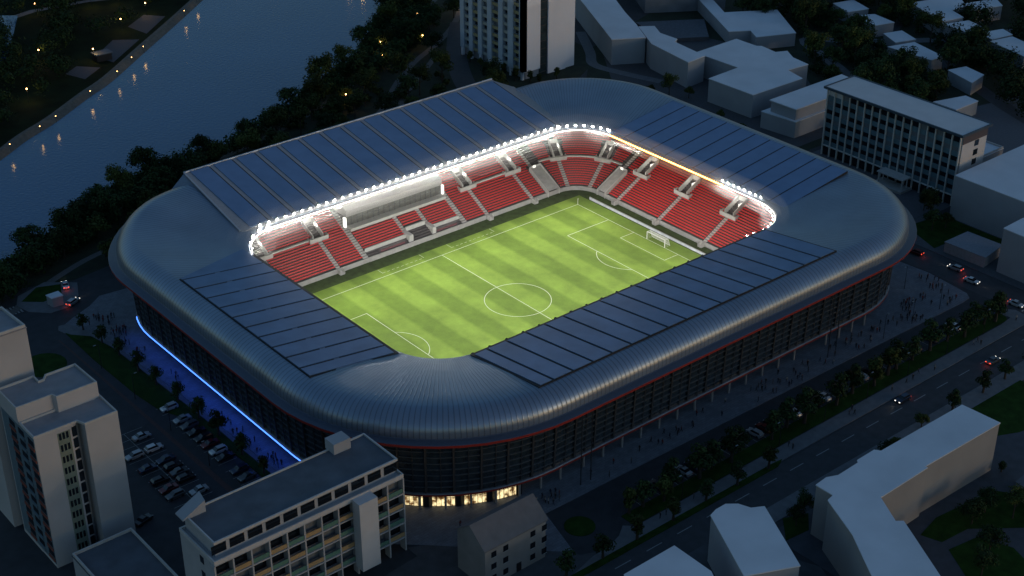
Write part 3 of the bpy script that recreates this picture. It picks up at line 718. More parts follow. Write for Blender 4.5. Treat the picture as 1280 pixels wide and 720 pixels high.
# hospitality front: wall under the VIP seats, players' tunnel, glass lounge and fascia
m = MB()
m.box(-18.2, -3.7, 46.2, 46.6, 0, 3.3); m.box(6, 15.8, 46.2, 46.6, 0, 3.3); m.box(-18.2, 15.8, 43.8, 46.2, .02, .14)
m.box(-3.7, -2.3, 44.6, 48.8, 0, 3.4); m.box(4.7, 6, 44.6, 48.8, 0, 3.4); m.box(-2.3, 4.7, 48.2, 48.7, 2.3, 4.3)
m.build('main_stand_front_wall', conc_lt, stad)
m = MB(); m.face([(-2.3, 48.6, .15), (4.7, 48.6, .15), (4.7, 48.6, 2.4), (-2.3, 48.6, 2.4)]); m.build('players_tunnel', conc_dk, stad)
m = MB(); m.box(-18.3, 16.0, 52.9, 55.3, 6.2, 7.1); m.build('lounge_terrace', conc_lt, stad)
m = MB(); m.box(-18.3, 16.0, 55.3, 55.6, 7.1, 10.1); m.build('lounge_glazing', M('lounge_glass', (.05, .06, .065), .15, nz=.6, scale=.8, emit=(.9, .8, .6), es=.06), stad)
m = MB()
for k in range(19): m.box(-18.3 + k * 1.9, -18.18 + k * 1.9, 55.18, 55.3, 7.1, 10.1)
m.box(-18.3, 16, 55.18, 55.3, 8.9, 9.0); m.build('lounge_mullion', mull_m, stad)
m = MB(); m.prism([(-18.4, 54.9), (16.1, 54.9), (16.1, 66), (-18.4, 66)], 10.1, lambda x, y: 12.0 + (y - 54.9) * .55)
m.build('lounge_fascia', M('fascia_white', (.24, .235, .235), .8, nz=.04), stad)
for x in (-18.9, 16.3):
    m = MB(); m.box(x - .3, x + .3, 54.5, 55.5, 7.1, 10.1); m.build('lit_end_panel', E('lit_panel2', (1, .96, .9), 1.2), stad)
# steps at the feet of the aisles, down to the grass
for side, s in [('N', q) for q in (-47, -28.6, 25.3, 43.0)] + [('E', q) for q in (26.8, 9.0, -9.9)]:
    p, t, nn = TP(side, s, 0); m = MB()
    for i in range(4): m.obox(p - nn * (.3 + .35 * i) + Vector((0, 0, (1.25 - .3 * i) / 2)), t, nn, (0, 0, 1), .6, .18, (1.25 - .3 * i) / 2)
    for sg in (-1, 1): m.obox(p - nn * .7 + t * sg * .7 + Vector((0, 0, .8)), nn, t, (0, 0, 1), .8, .06, .8)
    m.build('pitch_access_steps', conc_lt, stad)
# outer concourse wall inside, keeps the bowl closed
m = MB(); A, B = gring(-5, .1), gring(-5, 19.5)
for i in range(len(A)): m.face([A[i], A[(i + 1) % len(A)], B[(i + 1) % len(A)], B[i]])
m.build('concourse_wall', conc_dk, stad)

# rim lights and the added soffit glow strip
def rim_points(step, off, z):
    return resample(corner_ring(-62 - off, 62 + off, -42.8 - off, 42.8 + off, [r + off for r in IR], z, NC=10), step)
# front parapets keep their pale concrete
m = MB(); A = tier_ring(-.02, 0); B = tier_ring(-.02, Z0 + .22); C_ = tier_ring(.25, Z0 + .22)
for i in range(len(A)):
    j = (i + 1) % len(A); m.face([A[i], A[j], B[j], B[i]]); m.face([B[i], B[j], C_[j], C_[i]])
m.build('front_parapet', conc, stad)
RP = rim_points(.6, -.25, 21.75)
def seg(pred):
    """split the rim loop into continuous runs where pred holds"""
    runs = []; cur = []
    for p, d in RP:
        if pred(p): cur.append(p)
        elif cur: runs.append(cur); cur = []
    if cur: runs.append(cur)
    return runs
def rim_strip(pred, name, mat, r=.12):
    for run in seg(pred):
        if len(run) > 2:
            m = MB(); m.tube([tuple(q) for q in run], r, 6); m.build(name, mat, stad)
rim_strip(lambda p: p.y > 36 or (p.x > 55 and p.y > 31), 'soffit_glow_strip', glow_m, .16)  # added glow band below the lamps, not a fitting of its own
rim_strip(lambda p: p.x > 55 and -16 < p.y <= 31, 'gold_rim_light', gold_m, .17)
rim_strip(lambda p: p.x > 50 and -43.5 < p.y <= -16, 'soffit_glow_strip', glow_m, .12)
rim_strip(lambda p: p.x < -55 and 22 < p.y <= 36, 'soffit_glow_strip', glow_m, .05)
def flood(p, aim, r=.5, lens=True, zoff=0):
    p = Vector(p); a = (Vector(aim) - p).normalized(); sx_ = a.cross(Vector((0, 0, 1))).normalized(); sy_ = sx_.cross(a)
    m = MB(); m.obox(p - a * .22, sx_, sy_, a, r * 1.05, r * 1.05, .18); (m.bar(p - a * .3, p - a * .3 + Vector((0, 0, .8)), .12) if r > .3 else None)
    f = m.build('floodlight', dark_m, stad)
    m = MB(); n = 10; rings_ = []
    for j in range(3):
        rr = r * (1, .82, .4)[j]; hh = (.0, .22, .38)[j] * r * 1.4
        rings_.append([p + a * hh + rr * (math.cos(2 * PI * k / n) * sx_ + math.sin(2 * PI * k / n) * sy_) for k in range(n)])
    for j in range(2):
        for k in range(n): m.face([rings_[j][k], rings_[j][(k + 1) % n], rings_[j + 1][(k + 1) % n], rings_[j + 1][k]])
    m.face(rings_[2]); m.build('lens', lens_m, f)
N_flood = 0
for k in range(41):
    x = -53 + k * 2.62
    flood((x, 43.0, 23.35), (x, 5, 2), .33); N_flood += 1
for k in range(8):
    a = math.radians(88 - k * 11.5); flood((49 + 13.2 * math.cos(a) - .2, 29.8 + 13.2 * math.sin(a), 23.1), (20, 5, 2), .33)
for k in range(5):
    a = math.radians(100 + k * 16)
    flood((-49 + 12.9 * math.cos(a), 29.8 + 12.8 * math.sin(a), 22.9), (-20, 5, 2), .42 if k < 3 else .3)
flood((62.1, 31.2, 23.0), (20, 16, 2), .36)
for k in range(8): flood((62.1, -15.6 - k * 2.05, 23.0), (20, -5, 2), .33)
for k in range(8):
    a = math.radians(-8 - k * 11); flood((49 + 12.3 * math.cos(a), -29.8 + 12.0 * math.sin(a), 21.5), (20, 5, 2), .24)
for k in range(2): flood((47 - k * 2.6, -41.0, 21.3), (30, 10, 2), .2)
for k in range(16): flood((26 - k * 5, -42.3, 21.9), (26 - k * 5, -30, 2), .24)
# the throw of the floodlights: real spots at the rim
def spot(p, aim, e, size=70, col=(1, .96, .88), ln=12.0):
    L = bpy.data.lights.new('floodlight_beam', 'AREA'); L.energy = e * .125; L.color = col; L.shape = 'RECTANGLE'; L.size = ln; L.size_y = .5; L.spread = math.radians(size * 1.7)
    o = bpy.data.objects.new('floodlight_beam', L); COL.objects.link(o); o.parent = stad; o.location = p
    o.rotation_euler = (Vector(p) - Vector(aim)).to_track_quat('Z', 'Y').to_euler()
SP = 18500
for k in range(9):
    x = -50 + k * 12.5
    spot((x, 42, 21.6), (x, 6, 0), SP)
    spot((x, -41.8, 21.6), (x, 2, 0), SP * 1.0, 85)
    spot((x, -41.8, 21.2), (x, 50, 5), SP * .55, 50)
for y in (32, 22, -20, -32):
    spot((61, y, 21.6), (20, y * .6, 0), SP * .8)
    spot((-61, y, 21.6), (-20, y * .6, 0), SP * .8)
    spot((-61, y, 21.4), (62, y, 4), SP * .8, 32)
spot((-61, 0, 21.4), (62, 0, 4), SP * .8, 32)

# ------------------------------------------------------------------ pitch furniture
goal = thing('goal', 'white football goal with net at the far end of the pitch', 'goal', (52.5, 0, .14))
m = MB()
for y in (-3.66, 3.66): m.tube([(0, y, 0), (0, y, 2.44)], .10, 8)
m.tube([(0, -3.7, 2.44), (0, 3.7, 2.44)], .10, 8); f = m.build('goal_frame', white_p); f['rel'] = 1; f.parent = goal
m = MB()
for y in (-3.66, 3.66): m.tube([(0, y, 2.44), (1.3, y, 2.44), (2.2, y, 0)], .05, 6)
m.tube([(2.2, -3.66, .05), (2.2, 3.66, .05)], .05, 6); m.tube([(1.3, -3.66, 2.44), (1.3, 3.66, 2.44)], .04, 6); f = m.build('stanchion', white_p); f.parent = goal
m = MB()
for i in range(23):
    y = -3.66 + 7.32 * i / 22; m.bar((0, y, 2.42), (1.3, y, 2.42), .03); m.bar((1.3, y, 2.42), (2.2, y, .05), .03)
for i in range(8):
    t = i / 7; m.bar((1.3 + .9 * t, -3.66, 2.42 * (1 - t) + .05), (1.3 + .9 * t, 3.66, 2.42 * (1 - t) + .05), .03)
for i in range(4): m.bar((i * .4, -3.66, 2.42), (i * .4, 3.66, 2.42), .03)
for sg in (-3.66, 3.66):
    for i in range(6): m.bar((0, sg, .4 * i), (2.2 - .35 * i * .9, sg, .4 * i), .03)
f = m.build('net', net_m); f.parent = goal
cf = thing('corner_flag', 'white corner flag post at the far corner of the pitch', 'corner flag', (52.5, 34, .14))
m = MB(); m.tube([(0, 0, 0), (0, 0, 2.0)], .06, 6); f = m.build('pole', white_p); f.parent = cf
m = MB(); m.face([(0, 0, 1.95), (.45, .05, 1.8), (0, 0, 1.6)]); m.face([(0, .01, 1.95), (0, .01, 1.6), (.45, .06, 1.8)]); f = m.build('flag', M('flag_cloth', (.7, .7, .6), .8)); f.parent = cf
bd = thing('advertising_board', 'long low white advertising board behind the far goal line', 'advertising board', (57.6, 0, .13))
m = MB(); m.box(-.08, .08, -34, 34.2, .08, .95); f = m.build('board', M('board_face', (.55, .57, .62), .4, nz=.3, scale=.6, emit=(.75, .82, 1), es=.10)); f.parent = bd
m = MB(); m.box(-.14, .14, -34, 34.2, .95, 1.0)
for k in range(18): m.box(.08, .5, -34 + k * 4, -33.9 + k * 4, 0, .7)
f = m.build('board_frame', steel); f.parent = bd
def dugout(x0, x1, y, label):
    t = thing('dugout', label, 'dugout', ((x0 + x1) / 2, y, .14), group='team dugouts'); h = (x1 - x0) / 2
    m = MB(); n = int((x1 - x0) / .62)
    for k in range(n):
        x = -h + .35 + k * .62; m.box(x, x + .5, -.2, .25, .35, .45); m.box(x, x + .5, .22, .32, .45, 1.15)
    f = m.build('team_seats', M('dugout_seat', (.10, .012, .016), .5)); f.parent = t
    m = MB(); m.prism([(-h, 1.0), (-h, .4), (h, .4), (h, 1.0)], 0, 1.8); f = m.build('back_panel', M('dugout_back', (.16, .06, .07), .5)); f.parent = t
    m = MB(); m.face([(-h, 1.0, 2.0), (h, 1.0, 2.0), (h, -.2, 2.25), (-h, -.2, 2.25)]); m.face([(-h, 1.0, 1.95), (-h, -.2, 2.2), (h, -.2, 2.2), (h, 1.0, 1.95)])
    for sx_ in (-h, h): m.box(sx_ - .04, sx_ + .04, -.2, 1.0, 0, 2.05)
    f = m.build('shelter', M('shelter_glass', (.12, .10, .11), .2)); f.parent = t
dugout(-14, -5, 44.6, 'left dugout with dark red seats, left of the players tunnel')
dugout(6.2, 14, 44.6, 'right dugout with dark red seats, right of the players tunnel')

hz = MB(); hz.box(-61.5, 70, -42, 66, 1.5, 21.3)  # scattering volume added to veil the stands in lamp light
hm = bpy.data.materials.new('added_bowl_haze'); hm.use_nodes = True; nt = hm.node_tree; nt.nodes.clear()
vo = nt.nodes.new('ShaderNodeVolumeScatter'); vo.inputs['Density'].default_value = .0005; vo.inputs['Anisotropy'].default_value = .2; vo.name = 'Volume Scatter'; oo = nt.nodes.new('ShaderNodeOutputMaterial'); nt.links.new(vo.outputs[0], oo.inputs['Volume'])
tag(hz.build('added_bowl_haze', hm), kind='stuff')

def halo_tube(pred, r, dens):  # scattering tubes added round the rim to give the lamps halos
    for run in seg(pred):
        if len(run) < 3: continue
        m = MB(); m.tube([tuple(q + Vector((0, 0, 1.0))) for q in run[::6]], r, 10)
        v = hm.copy(); v.node_tree.nodes['Volume Scatter'].inputs['Density'].default_value = dens
        tag(m.build('added_halo_haze', v, merge=2), kind='stuff')
halo_tube(lambda p: p.y > 36 or (p.x > 55 and p.y > 29), 1.8, .05)
halo_tube(lambda p: p.y > 34 or (p.x > 55 and p.y > 27), 4.2, .015)
halo_tube(lambda p: p.y > 32 or (p.x > 55 and p.y > 25), 6.6, .005)
halo_tube(lambda p: p.x > 50 and -42 < p.y <= -13, 4.0, .025)
halo_tube(lambda p: p.x > 55 and -17 < p.y <= 31, 3.2, .04)
halo_tube(lambda p: p.x > 50 and -40 < p.y <= -15, 1.7, .06)

# ------------------------------------------------------------------ buildings
def ccw(P):
    ar = sum(P[i][0] * P[(i + 1) % len(P)][1] - P[(i + 1) % len(P)][0] * P[i][1] for i in range(len(P)))
    return P if ar > 0 else P[::-1]
def inset(P, d):
    P = ccw(P); n = len(P); out = []
    for i in range(n):
        a, b_, c = Vector(P[i - 1]), Vector(P[i]), Vector(P[(i + 1) % n])
        e1 = (b_ - a).normalized(); e2 = (c - b_).normalized(); n1 = Vector((-e1.y, e1.x)); n2 = Vector((-e2.y, e2.x))
        den = 1 + n1.dot(n2)
        out.append(tuple(b_ + (n1 + n2) * d / max(.25, den)))
    return out
def parapet_mesh(P, z, h=.6, t=.35):
    P = ccw(P); Q = inset(P, t); m = MB(); n = len(P)
    for i in range(n):
        j = (i + 1) % n
        m.face([(*P[i], z), (*P[j], z), (*P[j], z + h), (*P[i], z + h)]); m.face([(*P[i], z + h), (*P[j], z + h), (*Q[j], z + h), (*Q[i], z + h)]); m.face([(*Q[j], z), (*Q[i], z), (*Q[i], z + h), (*Q[j], z + h)])
    return m
def block(label, P, h, wall=white_wall, roof=roof_pale, par=.0, name='plain_building', cat='building', base=0, group=None):
    t = thing(name, label, cat, group=group)
    m = MB(); m.prism(P, base, h - .25, bottom=False, top=False); m.build('wall', wall, t)
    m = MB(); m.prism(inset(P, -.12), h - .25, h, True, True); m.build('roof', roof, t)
    if par: parapet_mesh(inset(P, .05), h, par).build('parapet', conc_lt, t)
    return t
block('long pale flat-roofed block beside the white tower', [(139.8, 112.5), (150.8, 106.1), (157, 117.5), (162.6, 130), (190, 178), (179, 185)][::-1], 10.5) if 0 else None
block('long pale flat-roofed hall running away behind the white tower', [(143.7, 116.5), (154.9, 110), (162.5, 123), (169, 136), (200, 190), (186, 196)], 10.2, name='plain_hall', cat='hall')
block('pale angular flat-roofed block with zigzag outline joined to the long hall', [(148.6, 81.4), (158, 82.2), (160.2, 100), (163.2, 101.6), (163, 110.5), (167, 117.6), (162, 121), (152.3, 104)], 10.0)
block('pale flat-roofed block with a square wing at the top right of the stadium', [(213.3, 86), (229, 109.5), (210, 120.8), (220, 138), (216, 142), (194.5, 103.8), (202, 99.2), (198, 92.6)], 5.4)
block('very large dark-walled hall at the upper edge behind the yard', [(196, 152), (225, 134), (260, 190), (230, 208)], 14, wall=M('dark_wall', (.20, .21, .23), .85, nz=.2, scale=.2), name='large_hall', cat='hall')
block('dark low flat-roofed shed in the yard behind the pale blocks', [(176, 122), (192, 112), (206, 128), (182, 143)], 1.6, wall=conc_dk, roof=M('shed_roof', (.10, .11, .13), .7, nz=.3), name='yard_shed', cat='shed')
block('wide pale flat-roofed block with stepped outline behind the east roof', [(145.2, 46.9), (170.4, 46.4), (172.6, 55.2), (182.8, 54.3), (184, 62.6), (187.7, 68.5), (183.4, 70.4), (184.4, 78.2), (183, 79.5), (183, 89.6), (160.5, 89), (161, 68.2), (144.8, 67.4)], 8.8)
t = block('low pale two-tier block with a long narrow roof beside the glass office', [(141.5, 39.4), (143.2, 25.6), (160, 25.8), (160, 39.4)], 6.0)
m = MB(); m.prism([(143.6, 37.2), (144, 26.6), (166, 26.6), (180, 33), (180.6, 37.2)], 6, 10, False, False); m.build('upper_storey', white_wall, t)
m = MB(); m.prism([(143.0, 37.6), (143.4, 26.0), (166, 26.0), (180.4, 32.6), (181, 37.6)], 10, 10.3); m.build('upper_roof', roof_pale, t)
block('huge pale flat-roofed hall at the right edge behind the small shed', [(133, -44.3), (180, -44.3), (180, -78), (133, -78)], 14, name='plain_hall', cat='hall')
block('small low grey shed beside the right-hand street', [(112.8, -57), (123.3, -57.3), (123.8, -68.8), (113.4, -70.2)], 3.4, wall=M('shed_wall', (.30, .30, .32), .85, nz=.15), roof=M('shed_roof2', (.26, .27, .30), .7, nz=.15), name='low_shed', cat='shed')
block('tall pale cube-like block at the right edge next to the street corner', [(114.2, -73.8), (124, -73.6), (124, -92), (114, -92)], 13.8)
block('large L-shaped pale block beyond the boulevard at the lower right', [(-17.2, -117.6), (-13.6, -117.3), (-11, -118.4), (-4.2, -118.2), (-3.6, -117.5), (2.2, -117.4), (3, -118.6), (31.6, -119), (32, -128.6), (5.5, -128), (5.6, -128.6), (-10.4, -128.8), (-14.5, -135.8), (-13.2, -136.8), (-24, -156), (-36, -150), (-24.4, -133), (-19.4, -122.6), (-17.2, -122.2)], 13.0, wall=warm_wall)
block('pale block with a rounded bay facing the boulevard, left of the L-shaped one', [(-40.6, -109.8), (-38.4, -109.2), (-35.6, -109.2), (-33.6, -110.8), (-32.6, -113.4), (-30.1, -114.8), (-38.9, -131.8), (-49.4, -127)], 12, name='plain_building')
block('pale flat-roofed block at the bottom edge, cut off by the picture', [(-53.4, -112), (-67, -112), (-80, -134), (-60, -134), (-53.5, -122)], 12)
t = block('low cottage with a dark pitched roof at the lower right edge', [(27.5, -137.5), (34, -137), (33, -147), (26, -147)], 4, wall=conc, roof=roof_dark, name='cottage', cat='house')
block('small white kiosk on the traffic island left of the stadium', [(-99.6, 79.6), (-99.2, 76.9), (-96.2, 76.7), (-96.2, 79.6)], 3.0, name='kiosk', cat='kiosk', base=.12)
# houses among the trees, upper right
HS = [('low pale house half hidden by the wood, leftmost of the far houses', [(250, 90), (259.7, 87.3), (264, 98.7), (254, 101)], 5),
      ('low pale house under the wide tree in the far wood', [(245.3, 72.5), (254, 70), (256, 81.3), (247.6, 86)], 5),
      ('small square pale house below the back street', [(236.3, 55.7), (245.2, 52.9), (249.2, 62.6), (241, 65)], 4.6),
      ('long pale house with its corner buried in dark trees above the office', [(229.9, 34.3), (236.5, 34), (241.1, 50.5), (229.1, 53.8)], 5),
      ('large pale flat roof with a notch at the top right', [(266, 57), (277.8, 54.5), (281.5, 62.7), (290.9, 62.6), (300, 73), (277, 79)], 6),
      ('pale house right of the notched roof, end wall turned away', [(288.3, 57.1), (302.4, 53.1), (308, 60), (291, 65)], 6),
      ('wide low pale house in front of the notched roof', [(264.5, 42.5), (274, 40.5), (277.1, 51.4), (266.1, 54.9)], 5.6),
      ('small pale square house near the right edge among trees', [(265.4, 32.5), (276, 30.6), (278.7, 36.7), (267, 40)], 5.6),
      ('long pale house at the upper right edge, lowest of its row', [(257.5, 13.2), (268, 10), (272.9, 28.5), (262, 31)], 6),
      ('low pale garage directly behind the glass office', [(196, -1), (208.5, -1), (209.4, 4.7), (196, 8.5)], 5),
      ('small plain house half hidden behind trees right of the wood', [(221.9, 10.9), (231.8, 12.8), (234, 22), (226, 24)], 5)]
for l, P, h in HS: block(l, P, h, name='small_house', cat='house', group='flat-roofed houses in the wood')
block('low pale annex with a sunken parapet roof right of the glass office', [(160, -33), (176, -33), (176, -24), (160, -24)], 7, par=.5, name='annex', cat='building')
# white tower
tw = thing('apartment_tower', 'tall white residential tower with balconies rising behind the stadium', 'tower')
m = MB(); m.box(109, 132.5, 125.8, 162, 0, 50); m.build('wall', white_wall, tw)
tx = M('tower_white', (.80, .79, .82), .8, nz=.06, scale=.1)
m = MB(); m.box(107.2, 115.4, 125.0, 127, 3, 50); m.build('end_wall', tx, tw)
m = MB(); m.box(119.2, 128, 125.0, 127, 0, 50); m.box(128, 132.8, 125.5, 127, 0, 50); m.build('end_wall', tx, tw)
m = MB(); m.box(115.4, 119.2, 125.6, 125.8, 0, 50); m.build('stairwell_glazing', M('stair_glass', (.03, .05, .055), .25, nz=.6, scale=.6), tw)
m = MB()
for k in range(16): m.box(115.4, 119.2, 125.45, 125.6, 1 + 3 * k, 1.25 + 3 * k)
m.build('stairwell_band', mull_m, tw)
bays = [(127.5, 131), (134.0, 137), (139.5, 143.6), (146.0, 149.4), (151.6, 155), (157.2, 160.2)]
m = MB()
for a, b_ in ((125, 127.5), (131, 134), (137, 139.5), (143.6, 146), (149.4, 151.6), (155, 157.2), (160.2, 162.5)): m.box(107.2, 109, a, b_, 3.2, 50)
m.build('pier', M('tower_side', (.50, .54, .60), .8, nz=.1, scale=.2), tw)
pl_y = M('balcony_ochre', (.36, .30, .16), .7); pl_w = M('balcony_pale', (.40, .40, .36), .7)
wn = 0
for i, (a, b_) in enumerate(bays):
    for k in range(15):
        m = MB(); m.box(107.7, 107.9, a, b_, 3.4 + 3 * k, 4.6 + 3 * k); m.build('balcony_parapet', pl_y if i % 2 == 0 else pl_w, tw)
        m = MB(); m.box(108.6, 108.96, a + .15, b_ - .15, 4.7 + 3 * k, 6.3 + 3 * k); m.build('window', glass_dk, tw)
m = MB(); m.box(106.8, 132.9, 124.7, 162.3, 50, 50.8); m.build('roof', roof_grey, tw)
for a in (126, 132.5, 138.2, 144.8, 150.5, 156, 161.5):
    m = MB(); m.box(107.2, 108.2, a - .5, a + .5, 0, 3.2); m.build('stilt', tx, tw)

# glass office with white fins
of = thing('office_block', 'dark glass office slab with white vertical fins and a pale flat roof', 'office building')
X0, X1, Y0, Y1, H = 140.4, 153.2, -40.2, 11.3, 22.6
m = MB(); m.box(X0 + .4, X1, Y0, Y1, 0, H); m.build('wall', M('office_wall', (.62, .57, .54), .8, nz=.08, scale=.2), of)
m = MB()
for k in range(6): m.box(X0, X0 + .4, Y0 + .5, Y1, 3.6 + 3.1 * k, 5.2 + 3.1 * k)
m.build('spandrel_band', M('teal_spandrel', (.13, .21, .24), .35, nz=.25, scale=.4), of)
nb = 17; bw = (Y1 - Y0 - .5) / nb
for k in range(6):
    for i in range(0, nb):
        ya = Y0 + .5 + bw * i; z0, z1 = (5.2 + 3.1 * k, 6.7 + 3.1 * k) if k < 5 else (20.7, 22.6)
        if wn > 99: pass
        m = MB(); m.box(X0 + .12, X0 + .4, ya + .12, ya + bw - .12, z0, z1)
        if k < 5 or 1: m.build('window', glass_dk, of) if (k * nb + i) < 100 else None
m = MB(); m.box(X0 + .1, X0 + .4, Y0 + .5, Y1, .2, 3.6); m.build('ground_floor_glazing', glass_dk, of)
m = MB()
for i in range(nb + 1): y = Y0 + .5 + bw * i; m.box(X0 - .45, X0 + .1, y - .16, y + .16, 0 if i % 1 == 0 else 3, H)
m.box(X0 - .42, X0 + .1, Y0 + .5, Y1, 3.35, 3.65); m.build('fins', M('fin_white', (.60, .58, .54), .7), of)
m = MB(); m.box(X0 - 1.6, X1 + .8, Y0 - .9, Y1 + .8, H + .7, H + 1.15); m.build('roof', M('office_roof', (.62, .60, .60), .75, nz=.08, scale=.2), of)
parapet_mesh([(X0 - 1.62, Y0 - .92), (X1 + .82, Y0 - .92), (X1 + .82, Y1 + .82), (X0 - 1.62, Y1 + .82)], H + .6, .75, .45).build('roof_edge', M('roof_edge_dark', (.035, .06, .085), .5), of)
m = MB(); m.box(X0 + .3, X1 - .1, Y0 - .12, Y0, 20.2, H + .6); m.build('attic_band', M('attic_brown', (.09, .07, .075), .7), of)
for k in range(4):
    m = MB(); m.box(147.0, 149.2, Y0 - .06, Y0 + .1, 8.8 + 3.1 * k, 10.7 + 3.1 * k); m.build('window', glass_dk, of)
m = MB(); m.box(135.6, 139.9, -24.5, -14.5, 4.0, 4.35); m.build('entrance_canopy', conc_lt, of)
m = MB()
for y in (-24, -15): 
    for x in (136, 138.5): m.box(x, x + .3, y - .15, y + .15, 0, 4)
m.build('canopy_post', conc_lt, of)
m = MB(); m.box(134.5, 139.9, -25, -14, 0, .8); m.build('entrance_steps', conc, of)

# balcony slab at the lower left
sl = thing('apartment_slab', 'long flat-roofed block with green and ochre balconies in front of the stadium corner', 'apartment building')
x0, x1, y0, y1 = -130.2, -86.6, -67.0, -53.6
ww = M('slab_render', (.40, .40, .41), .85, nz=.12, scale=.3, detail=8)
m = MB(); m.box(x0, x1, y0 + 1.8, y1, 3.4, 18.6); m.box(x0 + 2, x1 - 4, y0 + 4, y1 - 1, 0, 3.4); m.build('wall', ww, sl)
m = MB(); m.box(x0, x1, y0, y1, 18.6, 19.2); m.build('terrace_slab', ww, sl)
parapet_mesh([(x0 - .05, y0 - .05), (x1 + .05, y0 - .05), (x1 + .05, y1 + .05), (x0 - .05, y1 + .05)], 18.9, .9, .3).build('parapet', M('slab_parapet', (.50, .49, .48), .8, nz=.1), sl)
m = MB(); m.box(x0 + 1.2, x1 - .6, y0 + 1.8, y1 - .4, 19.2, 22.4); m.build('penthouse_wall', ww, sl)
m = MB(); m.box(x0 + 1.0, x1 - .4, y0 + 1.3, y1 - .3, 22.4, 22.7); m.build('roof', roof_dark, sl)
parapet_mesh([(x0 + .95, y0 + 1.25), (x1 - .35, y0 + 1.25), (x1 - .35, y1 - .25), (x0 + .95, y1 - .25)], 22.5, .55, .3).build('roof_parapet', bpy.data.materials['slab_parapet'], sl)
NB = 11; bw = (x1 - x0) / NB; cg = M('balcony_green', (.09, .20, .155), .7, nz=.15); co = M('balcony_ochre2', (.40, .27, .13), .7, nz=.15)
for i in range(NB):
    a = x0 + bw * i
    m = MB(); m.box(a + .5, a + bw - .3, y0 + 1.72, y0 + 1.8, 19.9, 21.9); m.build('penthouse_window', glass_dk, sl)
    for k in range(4):
        z = 3.8 + 3.72 * k
        if 7.8 < i + .5 < 8.8 and 0: continue
        m = MB(); m.box(a + .2, a + bw - .2, y0 + 1.74, y0 + 1.8, z + .3, z + 2.9); m.build('window', glass_dk, sl)
        m = MB(); m.box(a + .16, a + bw - .16, y0 + .12, y0 + .22, z + .15, z + 1.15); m.build('balcony_parapet', cg if (i + k) % 2 else co, sl)
m = MB()
for i in range(NB + 1): a = x0 + bw * i; m.box(a - .16, a + .16, y0, y0 + 1.8, .1, 18.6)
for k in range(4): z = 3.6 + 3.72 * k; m.box(x0 + .16, x1 - .16, y0 + .02, y0 + 1.8, z - .15, z + .15)
m.build('balcony_frame', ww, sl)
m = MB(); m.box(-99.2, -94.8, -69.6, -67.05, 2.6, 19.4); m.build('lift_shaft', M('shaft_render', (.50, .50, .51), .8, nz=.08, scale=.3), sl)
m = MB(); m.box(-95.9, -91.8, -56.2, -52.9, 22.7, 25.2); m.build('stair_house', white_wall, sl)
m = MB(); m.prism([(-130.3, -55.9), (-125.3, -55.9), (-124.8, -52.9), (-130.3, -52.9)], 22.7, lambda x, y: 22.9 + (x + 130.4) * .48); m.build('lift_house', white_wall, sl)
for k in range(4):
    m = MB(); m.box(x0 - .06, x0 + .1, -62.6, -61.2, 5.2 + 3.72 * k, 6.9 + 3.72 * k); m.build('window', glass_dk, sl)


litw = M('lit_room', (.3, .2, .1), .5, emit=(1, .72, .38), es=.22)
pal = M('blind_pale', (.16, .17, .18), .5)
rr = random.Random(5)
for host in (sl, tw, of):
    for c in host.children:
        if c.name.startswith('window'):
            q = rr.random()
            if q < 0:
                me = c.data.copy(); me.materials.clear(); me.materials.append(litw); c.data = me
            elif q < .22:
                me = c.data.copy(); me.materials.clear(); me.materials.append(pal); c.data = me
# low block, bottom left
block('low dark-roofed building with a pale parapet at the foot of the left tower', [(-144.5, -33.1), (-131.4, -33.1), (-131.4, -62), (-144.5, -62)], 7.6, wall=white_wall, roof=roof_dark, par=.6, name='low_building')

# stepped tower, left edge
tq = thing('residential_tower', 'stepped pale tower with a slotted window strip at the lower left edge', 'tower')
qw = M('tower_render', (.44, .43, .43), .85, nz=.12, scale=.12, detail=8)
m = MB(); m.prism([(-145.3, -25.6), (-137.6, -25.6), (-136.4, -25.3), (-136.4, -23.6), (-135.4, -23.6), (-135.4, -27.5), (-128.3, -27.5), (-128.3, -18.6), (-145.3, -18.6)], 0, 32.2, False); m.build('wall', qw, tq)
P1 = [(-145.3, -25.6), (-136.2, -25.6), (-135.4, -27.5), (-128.3, -27.5), (-128.3, -18.8), (-145.3, -18.8)]
parapet_mesh(P1, 32.2, .5, .3).build('parapet', conc_lt, tq); m = MB(); m.prism(inset(P1, .32), 32.2, 32.24, False); m.build('roof', roof_grey, tq)
P2 = [(-145.4, -18.7), (-137.8, -18.7), (-137.4, -20), (-128.6, -20), (-128.9, -10.6), (-135.6, -10.6), (-136.6, -12), (-137.5, -12), (-137.5, -9.5), (-145.4, -9.5)]
m = MB(); m.prism(P2, 0, 35.6, False); m.build('upper_wall', qw, tq)
parapet_mesh(P2, 35.6, .5, .3).build('upper_parapet', conc_lt, tq); m = MB(); m.prism(inset(P2, .32), 35.6, 35.64, False); m.build('upper_roof', roof_grey, tq)
for k in range(11):
    z = 2.2 + 2.75 * k
    m = MB()
    for i in range(3): m.box(-140.3 + i * .75, -139.8 + i * .75, -25.68, -25.5, z, z + 1.5)
    m.build('window', glass_dk, tq)
    m = MB(); m.box(-137.5, -136.5, -25.66, -25.4, z - .3, z + 1.9); m.build('stair_window', glass_dk, tq)
m = MB(); m.box(-140.6, -137.9, -25.64, -25.5, 1.5, 31.4); m.build('green_panel', M('sage_panel', (.17, .21, .17), .8, nz=.15), tq)
teal = M('teal_cladding', (.12, .18, .22), .7, nz=.2); redb = M('balcony_red', (.20, .05, .035), .7); 
m = MB(); m.box(-145.42, -145.3, -25.5, -10, 1, 32); m.build('side_cladding', teal, tq)
